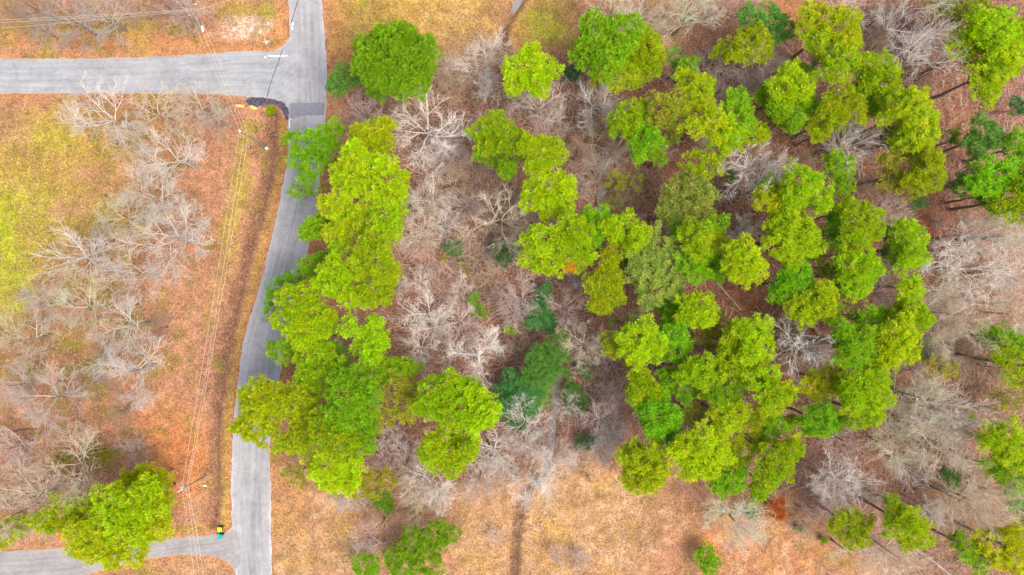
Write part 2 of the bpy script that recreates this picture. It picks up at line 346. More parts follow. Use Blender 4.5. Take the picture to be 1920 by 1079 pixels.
def ground_col(px, py):
    wx = px + (fbm(px, py, 34, 21, 4) - .5) * 52; wy = py + (fbm(px, py, 34, 55, 4) - .5) * 52
    n = np.shape(px)
    col = np.empty(n + (3,)); col[:] = C['litter']
    def blend(wt, c):
        col[:] = col * (1 - wt[..., None]) + np.array(c) * wt[..., None]
    # woods floor region
    wood = np.clip((wx - 640 + (wy > 880) * (wy - 880) * 1.2) / 60, 0, 1) * np.clip((wy - 115 + np.clip(wx - 1250, 0, 400) * .35) / 40, 0, 1)
    bot = np.interp(wx, [600, 700, 860, 960, 1050, 1160, 1260, 1420, 1520, 1620, 1750, 2200], [880, 930, 930, 880, 840, 870, 890, 930, 960, 1060, 1120, 1200])
    wood *= np.clip((bot - wy) / 40, 0, 1)
    blend(wood * .95, C['woods'])
    for x, y, rx, ry, c, s in PATCH:
        q = ((wx - x) / rx) ** 2 + ((wy - y) / ry) ** 2
        blend(np.clip(1.5 - q, 0, 1) * s if False else np.exp(-q ** 1.5 * .8) * s, C[c])
    # grass strips by the road and below the power lines
    rd = road_dist(px, py) + (fbm(px, py, 12, 77, 3) - .5) * 9
    west = (px < itp(Ly, py)) & (py > 225) & (py < 1000)
    blend(np.where(west, np.exp(-((rd - 14) / 8) ** 4) * .9, 0), C['gold'])
    blend(np.where(west & (py > 640), np.exp(-((rd - 14) / 7) ** 2) * .5, 0), C['olive'])
    u = np.interp(py, [230, 330, 480, 640, 800], [470, 452, 425, 400, 380])
    blend(np.exp(-((wx - u) / 20) ** 2) * np.clip((py - 215) / 20, 0, 1) * np.clip((620 - py) / 200, 0, 1) * .9, C['olive'])
    dd = line_dist(wx * .3 + px * .7, wy * .3 + py * .7, DITCH)
    blend(np.exp(-((dd) / 15) ** 4) * .85, C['ditch'])
    dd2 = line_dist(px + 4, py, DITCH)
    blend(np.exp(-((dd2 - 2) / 4) ** 2) * .8 * (.3 + .7 * vnoise(px, py, 14, 5)), C['dark'])
    blend(np.exp(-((dd2 - 14) / 3.5) ** 2) * .5 * vnoise(px, py, 18, 6), C['pink'])
    blend(np.exp(-((rd - 3) / 5) ** 2) * .6, C['fringe'])
    blend(np.exp(-(line_dist(wx * .4 + px * .6, wy * .4 + py * .6, CREEK) / 13) ** 2) * .7, C['brown'])
    # small scale mottling between neighbouring covers
    m1 = fbm(px, py, 16, 91, 4); m2 = fbm(px, py, 60, 31, 3); m3 = fbm(px, py, 9, 13, 3)
    col *= (.72 + .56 * m1)[..., None]
    col *= (.84 + .32 * m2)[..., None]
    blend(np.clip((m3 - .62) * 3, 0, .35), C['litter'])
    blend(np.clip((fbm(px, py, 26, 71, 4) - .6) * 4, 0, .55) * (1 - wood) * np.where(px < 560, 1, .5), C['moss'])
    blend(np.clip((fbm(px, py, 44, 171, 4) - .56) * 5, 0, .6) * np.where((px < 330) & (py < 560), 1, 0), C['olive'])
    blend(np.clip((fbm(px, py, 24, 571, 4) - .52) * 6, 0, .8) * np.clip(1.3 - np.hypot((px - 140) / 230, (py - 620) / 230), 0, 1), C['moss'])
    blend(np.clip((fbm(px, py, 20, 671, 4) - .58) * 6, 0, .6) * np.clip(1.3 - np.hypot((px - 140) / 230, (py - 660) / 260), 0, 1), C['brown'])
    blend(np.clip((fbm(px, py, 38, 271, 4) - .58) * 5, 0, .35) * np.where((px > 510) & (py > 880), 1, 0), C['gold'])
    blend(np.clip((fbm(px, py, 22, 471, 4) - .55) * 5, 0, .5) * np.where((px > 510) & (py > 850), 1, 0), (.42, .265, .155))
    blend(np.clip((fbm(px, py, 30, 371, 4) - .58) * 5, 0, .5) * np.where((px > 510) & (py > 880), 1, 0), C['brown'])
    return col

xs = np.concatenate([-960 * S - np.geomspace(2400, 1.5, 26), np.arange(-960, 960.1, 4.6) * S, 960 * S + np.geomspace(1.5, 2400, 26)])
ys = np.concatenate([-540 * S - np.geomspace(2400, 1.5, 26), np.arange(-540, 540.1, 4.6) * S, 540 * S + np.geomspace(1.5, 2400, 26)])
X, Y = np.meshgrid(xs, ys); PX = X / S + 960; PY = 539.5 - Y / S
Z = ground_z(PX, PY); far = np.clip((np.hypot(X, Y) - 160) / 400, 0, 1); Z = Z * (1 - far)
gc = ground_col(PX, PY)
kk = np.exp(-((line_dist(PX, PY, CREEK) + (vnoise(PX, PY, 7, 66) - .5) * 5) / 6.5) ** 4) * np.clip((PY - 870) / 20, 0, 1) * .85; gc = gc * (1 - kk[..., None]) + np.array(C['dark']) * 1.15 * kk[..., None]
kk = np.exp(-((np.abs(line_dist(PX, PY, CREEK) - 12) + (vnoise(PX, PY, 7, 66) - .5) * 5) / 4) ** 2) * (PY > 895) * .5; gc = gc * (1 - kk[..., None]) + np.array(C['brown']) * kk[..., None]
nx, ny = len(xs), len(ys)
idx = np.arange(nx * ny).reshape(ny, nx)
F = np.stack([idx[:-1, :-1], idx[:-1, 1:], idx[1:, 1:], idx[1:, :-1]], -1).reshape(-1, 4)
gm = mesh_np('ground', np.stack([X, Y, Z], -1).reshape(-1, 3), F, M_GROUND, gc.reshape(-1, 3), smooth=True)
tag(link('ground', gm), kind='structure')

# ------------------------------------------------------------------ roads
STAIN = [  # x, y, rx, ry, factor   (tar, tyre wear, repairs that stay where they are)
    (577, 205, 45, 12, .80), (475, 970, 5, 60, .72), (487, 960, 5, 70, .70), (472, 1060, 12, 40, .84), (503, 690, 14, 30, .80), (495, 600, 7, 5, .62), (575, 100, 10, 30, .9),
    (520, 120, 30, 14, .88), (560, 140, 25, 12, .88), (385, 115, 22, 5, .85), (560, 110, 14, 10, 1.16), (605, 100, 5, 90, 1.12), (552, 140, 10, 9, 1.15), (75, 160, 18, 5, 1.12),
    (150, 172, 80, 4, 1.07), (330, 107, 90, 2.5, .88), (560, 30, 6, 40, .94), (585, 30, 5, 50, .95), (250, 150, 120, 20, 1.06), (510, 460, 5, 40, .93), (525, 430, 4, 60, .94),
    (480, 700, 4, 70, .93), (465, 760, 4, 80, .94), (545, 215, 6, 16, .72), (450, 900, 6, 60, 1.05), (447, 1000, 9, 60, 1.08)]
def strip(name, T, A, B, horiz, z, mt, base, edge, n=40, jit=1.3, stains=True):
    """surface between two edge curves; T runs along"""
    T = np.asarray(T, dtype=float); a = sm(A, T, 6) + (vnoise(T, T * 0, 9, 5) - .5) * 2 * jit + (vnoise(T, T * 0, 3, 8) - .5) * jit
    b = sm(B, T, 6) + (vnoise(T, T * 0 + 50, 9, 6) - .5) * 2 * jit + (vnoise(T, T * 0 + 50, 3, 9) - .5) * jit
    u = np.linspace(0, 1, n)
    cross = a[:, None] * (1 - u) + b[:, None] * u
    along = np.repeat(T[:, None], n, 1)
    px, py = (along, cross) if horiz else (cross, along)
    V = np.stack([(px - 960) * S, (539.5 - py) * S, np.full(px.shape, z) + .03 * (1 - (2 * u - 1) ** 2)[None]], -1)
    wid = np.abs(b - a)[:, None] * S
    e = np.minimum(u, 1 - u)[None] * wid                      # metres from the edge
    col = np.empty(px.shape + (3,)); col[:] = base
    k = np.clip(np.exp(-(e / .42) ** 2) * (.35 + 1.0 * vnoise(px, py, 7, 3)), 0, 1)[..., None]
    col = col * (1 - k) + np.array(edge) * k
    m_ = wid * 0 + 1
    for q_, d_ in ((.27, .93), (.44, .95), (.62, .93), (.80, .95)):
        g = np.exp(-((u[None] - q_ - .02 * np.sin(along / 60)) / .045) ** 2) * (.2 + 1.1 * vnoise(along, px * 0, 45, int(q_ * 100)))
        col = col * (1 + (d_ - 1) * 1.6 * g)[..., None]
    if stains:
        for x, y, rx, ry, f in STAIN:
            g = np.exp(-(((px - x) / rx) ** 2 + ((py - y) / ry) ** 2) ** 1.3) * (.6 + .5 * vnoise(px, py, 5, 44))
            col = col * (1 + (f - 1) * g)[..., None]
    nT = len(T); V = V.reshape(-1, 3)
    # skirts so that the slab has thickness
    idx = np.arange(nT * n).reshape(nT, n)
    F = np.stack([idx[:-1, :-1], idx[1:, :-1], idx[1:, 1:], idx[:-1, 1:]], -1).reshape(-1, 4)
    nb = len(V); sk = []; fs = []
    for col_i in (0, n - 1):
        base_i = nb + len(sk); loop = idx[:, col_i]
        for q in loop: sk.append(V[q] - np.array([0, 0, .12]))
        fs += [(loop[i], loop[i + 1], base_i + i + 1, base_i + i) for i in range(nT - 1)]
    allV = np.vstack([V, np.array(sk)]); allc = np.vstack([col.reshape(-1, 3), np.tile(edge, (len(sk), 1))])
    me = mesh_np(name, allV, np.vstack([F, np.array(fs)]), mt, allc)
    at = me.attributes.new('uvw', 'FLOAT_VECTOR', 'POINT')
    uvw = np.zeros((len(allV), 3), dtype=np.float32)
    uvw[:len(V), 0] = (u[None] * wid).reshape(-1); uvw[:len(V), 1] = (along * S).reshape(-1)
    at.data.foreach_set('vector', uvw.ravel())
    return tag(link(name, me), kind='structure')
road_c = (.305, .300, .302)
strip('side_road', np.arange(-500, 559, 4), Ux, Lx, True, .006, M_ROAD, (.298, .304, .312), (.34, .29, .25))
strip('driveway', np.arange(-500, 468, 4), Du, Dl, True, .002, M_ROAD, (.27, .255, .25), (.33, .26, .22))
strip('main_road', np.arange(-500, 1580, 4), Ly, Ry, False, .012, M_ROAD, road_c, (.37, .35, .35))

M_PATCHD = simple('newer_asphalt', (.165, .165, .19), .9, 2.5, .82, 1.15)
M_TAR = simple('fresh_tar', (.045, .04, .055), .7, 1.6, .45, 2.1)
M_PAINT = simple('road_paint', (.62, .62, .60), .8, 3.0, .6, 1.15)
M_SEAL = simple('crack_sealant', (.06, .06, .065), .7, 3.0, .7, 1.2)
def slab(name, outline, z, thick, mt, jit=.0, kind=None, ngrid=6):
    """thick flat piece from a pixel outline, resampled with small irregularities"""
    pts = []
    for i in range(len(outline)):
        a = np.array(outline[i], float); b = np.array(outline[(i + 1) % len(outline)], float)
        for t in np.arange(ngrid) / ngrid:
            p = a + (b - a) * t; pts.append(p + (rng.random(2) - .5) * jit * 2)
    n = len(pts)
    top = [P(p[0], p[1]) + np.array([0, 0, z]) for p in pts]; bot = [q - np.array([0, 0, thick]) for q in top]
    me = bpy.data.meshes.new(name); me.from_pydata([tuple(q) for q in top + bot], [], [tuple(range(n - 1, -1, -1)), tuple(range(n, 2 * n))] +
        [(i, (i + 1) % n, n + (i + 1) % n, n + i) for i in range(n)]); me.update(); me.materials.append(mt)
    import bmesh
    bm = bmesh.new(); bm.from_mesh(me); bmesh.ops.recalc_face_normals(bm, faces=bm.faces); bm.to_mesh(me); bm.free()
    return tag(link(name, me), kind=kind)
slab('road_patch', [(544, 194), (610, 193), (608, 216), (575, 217), (560, 219), (545, 224)], .058, .08, M_PATCHD, .4, 'structure')
slab('tar_edge', [(460, 188), (470, 183), (490, 183), (515, 187), (532, 192), (541, 206), (541, 226), (535, 222), (530, 208), (520, 199), (508, 196), (494, 198), (480, 201), (466, 197)], .05, .15, M_TAR, .9, 'structure')
slab('road_line', [(503, 104.5), (540, 104), (540, 106.5), (503, 107)], .046, .01, M_PAINT, .35, 'structure')
slab('road_line', [(495, 106), (499, 106), (501, 110), (496, 109)], .044, .01, M_PAINT, .35, 'structure')
slab('road_line', [(546, 43), (552, 43.5), (551, 47), (549, 47), (550, 54), (552, 56), (547, 56), (546.5, 53), (548, 47), (546, 46)], .052, .01, M_PAINT, .3, 'structure', 2)
slab('road_line', [(542, 225), (548, 221), (548, 223), (544, 227), (544, 240), (542, 240)], .05, .02, M_PAINT, .3, 'structure', 3)
def seal(pts, wd):
    mb = MB(); prev = None; q = []
    for (a, b) in zip(pts[:-1], pts[1:]):
        for t in np.linspace(0, 1, 8, endpoint=False):
            q.append((a[0] + (b[0] - a[0]) * t + (random.random() - .5) * .5, a[1] + (b[1] - a[1]) * t))
    q.append(pts[-1]); vs = []; fs = []
    for i, (x, y) in enumerate(q):
        ww = wd * (.7 + .6 * random.random())
        for sx in (-1, 1):
            for zz in (.053, .03): p = P(x + sx * ww / 2, y); vs.append((p[0], p[1], zz))
    for i in range(len(q) - 1):
        a = i * 4; b = a + 4
        fs += [(a, b, b + 2, a + 2), (a + 1, a, a + 2, a + 3)] if i == 0 else [(a, b, b + 2, a + 2)]
        fs += [(a, a + 1, b + 1, b), (a + 2, b + 2, b + 3, a + 3)]
    mb.add(vs, fs); return tag(mb.build('sealed_crack', M_SEAL), kind='structure')
seal([(560, -3), (552, 24), (548, 38), (546, 44)], 1.3)
seal([(530, 92), (522, 118), (513, 140), (505, 165), (501, 183)], 1.2)
seal([(579, 152), (582, 172), (583, 190)], .8)

# ------------------------------------------------------------------ creek water
M_WATER = mat('creek_water', (.215, .20, .19), .4); M_WATER.node_tree.nodes['Principled BSDF'].inputs['Specular IOR Level'].default_value = .5
_b = N(M_WATER, 'ShaderNodeBump'); _b.inputs['Strength'].default_value = .25; _n = N(M_WATER, 'ShaderNodeTexNoise'); _n.inputs['Scale'].default_value = 3
L(M_WATER, _n.outputs[0], _b.inputs['Height']); L(M_WATER, _b.outputs[0], M_WATER.node_tree.nodes['Principled BSDF'].inputs['Normal'])
cp = []
for (a, b) in zip(CREEK[:-1], CREEK[1:]):
    for t in np.linspace(0, 1, 8, endpoint=False): cp.append((a[0] + (b[0] - a[0]) * t, a[1] + (b[1] - a[1]) * t))
cp = np.array(cp); cp = np.array([cp[max(0, i - 4):i + 5].mean(0) for i in range(len(cp))])
vs = []; nC = len(cp)
for i in range(nC):
    d = cp[min(i + 1, nC - 1)] - cp[max(i - 1, 0)]; d /= np.hypot(*d); nrm = np.array([-d[1], d[0]])
    wv = (4.0 + 4.5 * vnoise(np.array([i * 1.]), np.array([0.]), 4, 4)[0]) * (1.35 if 690 < cp[i][1] < 880 else 1.0 if cp[i][1] < 690 else .6)
    zc = float(ground_z(np.array([cp[i][0]]), np.array([cp[i][1]]))[0])
    vs.append((cp[i] + nrm * wv, cp[i] - nrm * wv, zc))
zs = np.array([v[2] for v in vs]); zs = np.convolve(np.pad(zs, 12, 'edge'), np.ones(25) / 25, 'valid') + .16
wy_ = np.array([c[1] for c in cp]); hid = np.clip((wy_ - 18) / 10, 0, 1) * np.clip((325 - wy_) / 10, 0, 1) + np.clip((wy_ - 395) / 10, 0, 1) * np.clip((650 - wy_) / 10, 0, 1) + .8 * np.clip((wy_ - 868) / 40, 0, 1)
zs = zs - .6 * hid
V = []; 
for i, (a, b, _) in enumerate(vs):
    for q in (a, b): p = P(q[0], q[1]); V.append((p[0], p[1], zs[i]))
tag(link('creek_water', mesh_np('creek_water', V, [(2 * i, 2 * i + 1, 2 * i + 3, 2 * i + 2) for i in range(nC - 1)], M_WATER)), kind='structure')

# ------------------------------------------------------------------ labels: what singles a tree out
LAND = [('the fresh black tar', 490, 193), ('the yellow-lidded bin', 417, 988), ('the road junction', 575, 120), ('the field utility pole', 470, 260), ('the transformer pole', 345, 920), ('the orange autumn shrub', 1452, 952), ('the round grey-green crown', 1235, 510), ('the dry field stream bend', 990, 905), ('the creekside evergreen thicket', 1005, 705), ('the lone grass-field shrub', 1325, 1045), ('the northern leaning pole', 385, 35), ('the bright green grass patch', 25, 470), ('the pale fallen log', 1370, 560), ('the open red leaf clearing', 1740, 430), ('the teal conifer', 1720, 378), ('the roadside pinkish budding tree', 650, 645), ('the small lime bush', 957, 617), ('the golden northern yard', 790, 50), ('the northern creek water', 1128, 385), ('the driveway mouth', 430, 1015), ('the street name sign', 500, 80), ('the dark log pair', 1515, 296), ('the eastern white-limbed trees', 1800, 500), ('the big junction pine', 735, 115), ('the southern holly', 790, 1030), ('the bare orange soil', 340, 860)]
_used = {}
def dirword(dx, dy):
    v = 'above' if dy < 0 else 'below'; h = 'left' if dx < 0 else 'right'
    if abs(dx) > 2.2 * abs(dy): return 'directly ' + h + ' of'
    if abs(dy) > 2.2 * abs(dx): return 'directly ' + v
    return v + ' and ' + h + ' of'
RANK = ['', 'second ', 'third ', 'fourth ', 'fifth ', 'sixth ', 'seventh ', 'eighth ', 'ninth ', 'tenth ']
PENDING = []
def plan_label(o, desc, x, y):
    PENDING.append((o, desc, x, y))
def finish_labels():
    buckets = {}
    for o, desc, x, y in PENDING:
        best = sorted(LAND, key=lambda l: math.hypot(l[1] - x, l[2] - y))
        best = [l for l in best if math.hypot(l[1] - x, l[2] - y) > 26][0]
        d = dirword(x - best[1], y - best[2]); dist = math.hypot(x - best[1], y - best[2])
        buckets.setdefault((desc, d, best[0]), []).append((dist, o))
    for (desc, d, lm), lst in buckets.items():
        lst.sort(key=lambda t: t[0])
        for i, (dist, o) in enumerate(lst):
            if len(lst) == 1: o['label'] = f'{desc} {d} {lm}'
            elif i == 0: o['label'] = f'{desc} {d} {lm}, nearest one'
            else: o['label'] = f'{desc} {d} {lm}, {RANK[i]}nearest'

# ------------------------------------------------------------------ evergreen crowns
PAL = dict(N=(.68, .42, .02), Y=(.400, .495, .003), L=(.375, .535, .003), G=(.235, .455, .006), D=(.165, .370, .055), T=(.105, .300, .080), M=(.330, .440, .060), O=(.350, .370, .030), A=(.56, .17, .03))
PNAME = dict(N='amber', Y='yellow-green', L='bright lime', G='mid-green', D='deep green', T='blue-green', M='grey-green', O='olive', A='rust-orange')
FPUFF = []
def fib_dirs(n, nz_min):
    i = np.arange(n) + .5; z = 1 - i / n * (1 - nz_min); t = i * 2.399963
    s = np.sqrt(1 - z * z); return np.stack([s * np.cos(t), s * np.sin(t), z], -1)
def crown_mesh(name, blobs, colr, dens, leaf, puff_r, spike, var):
    """blobs: (centre xyz, horizontal radius, vertical radius). needle puffs on the shells, each a burst of narrow blades"""
    cs = []; ns = []
    for (c, rh, rv) in blobs:
        area = math.pi * rh * rh
        n = int(area * dens ** 1.3 / (puff_r * puff_r) * 1.7) + 4
        # stratified points over the upper shell, some inside and below
        z = rng.random(n) ** .9; z = 1 - z * 1.15
        t = rng.random(n) * 2 * math.pi; s = np.sqrt(np.clip(1 - z * z, 0, 1)); d = np.stack([s * np.cos(t), s * np.sin(t), z], -1)
        wob = 1 + .24 * np.sin(t * 3 + rng.random() * 6) * s + .12 * np.sin(t * 7 + rng.random() * 6) * s
        rad = (.86 + .16 * rng.random(n)) * wob
        inner = rng.random(n) < .25; rad = np.where(inner, rad * .68, rad)
        p = np.array(c) + d * rad[:, None] * np.array([rh, rh, rv])
        cs.append(p); ns.append(d * np.array([.8, .8, 1.0]))
    cs = np.vstack(cs); ns = np.vstack(ns); n = len(cs)
    k = leaf
    base = fib_dirs(k, -.05)
    ang = rng.random(n) * 6.283; ca, sa = np.cos(ang), np.sin(ang)
    D = np.empty((n, k, 3)); D[..., 0] = base[:, 0] * ca[:, None] - base[:, 1] * sa[:, None]; D[..., 1] = base[:, 0] * sa[:, None] + base[:, 1] * ca[:, None]; D[..., 2] = base[:, 2]
    D += ns[:, None] * .3 + (rng.random((n, k, 3)) - .5) * .4
    D /= np.linalg.norm(D, axis=2, keepdims=True)
    Lk = puff_r * (.7 + .75 * rng.random((n, k, 1))) * (.8 + .45 * rng.random((n, 1, 1)))
    W_ = np.cross(D, np.array([0, 0, 1.]) + (rng.random((n, k, 3)) - .5) * .8); W_ /= np.maximum(np.linalg.norm(W_, axis=2, keepdims=True), 1e-6)
    c = cs[:, None]
    A = c + D * Lk * .15; B = c + D * Lk * .72 + W_ * spike; Cc = c + D * Lk * .72 - W_ * spike; T_ = c + D * Lk
    V = np.stack([A, B, T_, Cc], 2).reshape(-1, 3)
    F = np.arange(n * k * 4).reshape(-1, 4)
    col = np.empty((n, k, 4, 3)); col[:] = np.array(colr)
    v = 1 + (rng.random((n, 1, 1, 1)) - .5) * var + (rng.random((n, k, 1, 1)) - .5) * var * .7
    hue = (rng.random((n, 1, 1, 1)) - .5) * .34 + (rng.random((n, k, 1, 1)) - .5) * .2
    col = col * v; col[..., 0:1] *= 1 + hue; col[..., 2:3] *= 1 + hue * .5
    brown = rng.random((n, k, 1, 1)) < .012
    col = np.where(brown, np.array([.26, .13, .05]) * v, col)
    return mesh_np(name, V, F, M_NEEDLE, col.reshape(-1, 3))

def limb_segments(p0, p1, r0, r1, n=5, wob=.25):
    pts = [np.array(p0)]
    for i in range(1, n + 1):
        t = i / n; q = np.array(p0) * (1 - t) + np.array(p1) * t
        q = q + (rng.random(3) - .5) * wob * (1 if i < n else .3); q[2] -= math.sin(t * math.pi) * .3; pts.append(q)
    return pts, [r0 + (r1 - r0) * i / n for i in range(n + 1)]

def evergreen(blobs, H, ckey, dens=1.0, kind='pine', name='pine_tree', puff=None, desc=None, group='pines of the wood'):
    """blobs: (photo x, photo y, radius px[, colour]) as seen from above"""
    n = len(blobs); areas = [b[2] ** 2 for b in blobs]; cx = sum(b[0] * a for b, a in zip(blobs, areas)) / sum(areas); cy = sum(b[1] * a for b, a in zip(blobs, areas)) / sum(areas)
    top = P(cx, cy, H * .86); g = G((cx - 960) * (CAMH - H * .86) / CAMH + 960, (cy - 539.5) * (CAMH - H * .86) / CAMH + 539.5)
    root = empty(name, (g[0], g[1], g[2]))
    B = []
    for i, b in enumerate(blobs):
        zz = H * (.90 - .14 * rng.random()) - (0 if i == 0 else .05 * H * rng.random())
        rh = b[2] * S * (CAMH - zz) / CAMH * (1.04 + .08 * min(max((cx - 1000) / 200, 0), 1)); rv = min(rh * .62, H * .3)
        c = P(b[0], b[1], zz - rv * .45); B.append((c - g, rh, rv, b[3] if len(b) > 3 else ckey))
    jit = (1 + (rng.random(3) - .5) * np.array([.24, .1, .2])) * rng.uniform(.84, 1.12)
    pr = puff or .52
    groups = {}
    for b in B: groups.setdefault(b[3], []).append(b[:3])
    for gi, (k, bl) in enumerate(groups.items()):
        me = crown_mesh('crown', bl, np.array(PAL[k]) * jit, dens, 14 if pr > .4 else 12, pr, pr * .15, .42)
        link('crown', me, root)
    # trunk and limbs
    tb = MB(); hz = H * .84; off = top - g
    r0 = .014 * H + .04
    pts = [(0, 0, -.3)] + [((rng.random() - .5) * .25, (rng.random() - .5) * .25, hz * t) for t in (.2, .4, .6, .8)] + [(0, 0, hz)]
    tb.tube(pts, [r0 * 1.25, r0, r0 * .85, r0 * .7, r0 * .5, r0 * .2], 8); tb.build('trunk', M_PBARK, root, smooth=True)
    for (c, rh, rv, _) in B:
        for q in range(3 if n > 2 else 5):
            a = rng.random() * 6.28; e = c + np.array([math.cos(a) * rh * .75, math.sin(a) * rh * .75, rv * (rng.random() * .8 - .1)])
            z0 = max(H * .35, min(hz, e[2] - H * .12 * rng.random() - .1 * H))
            pp, rr = limb_segments((0, 0, z0), e, r0 * .36, .025, 4)
            lb = MB(); lb.tube(pp, rr, 5, False)
            for s_ in range(5):
                i = 1 + int(rng.random() * 3); o_ = pp[i] * .4 + pp[i + 1] * .6
                dd = (rng.random(3) - .5) * np.array([2.4, 2.4, 1.2]); lb.tube([o_, o_ + dd * .6, o_ + dd + np.array([0, 0, .2])], [.035, .025, .012], 3, False)
            lb.build('limb', M_PBARK, root)
    rad = math.sqrt(sum(areas))
    size = 'huge' if rad > 88 else 'broad' if rad > 62 else 'medium' if rad > 42 else 'small'
    tx = 'sparse ' if dens < .6 else ''
    tag(root, None, kind, group)
    plan_label(root, desc or f'{size} {tx}{PNAME[ckey]} {kind}', cx, cy)
    return root

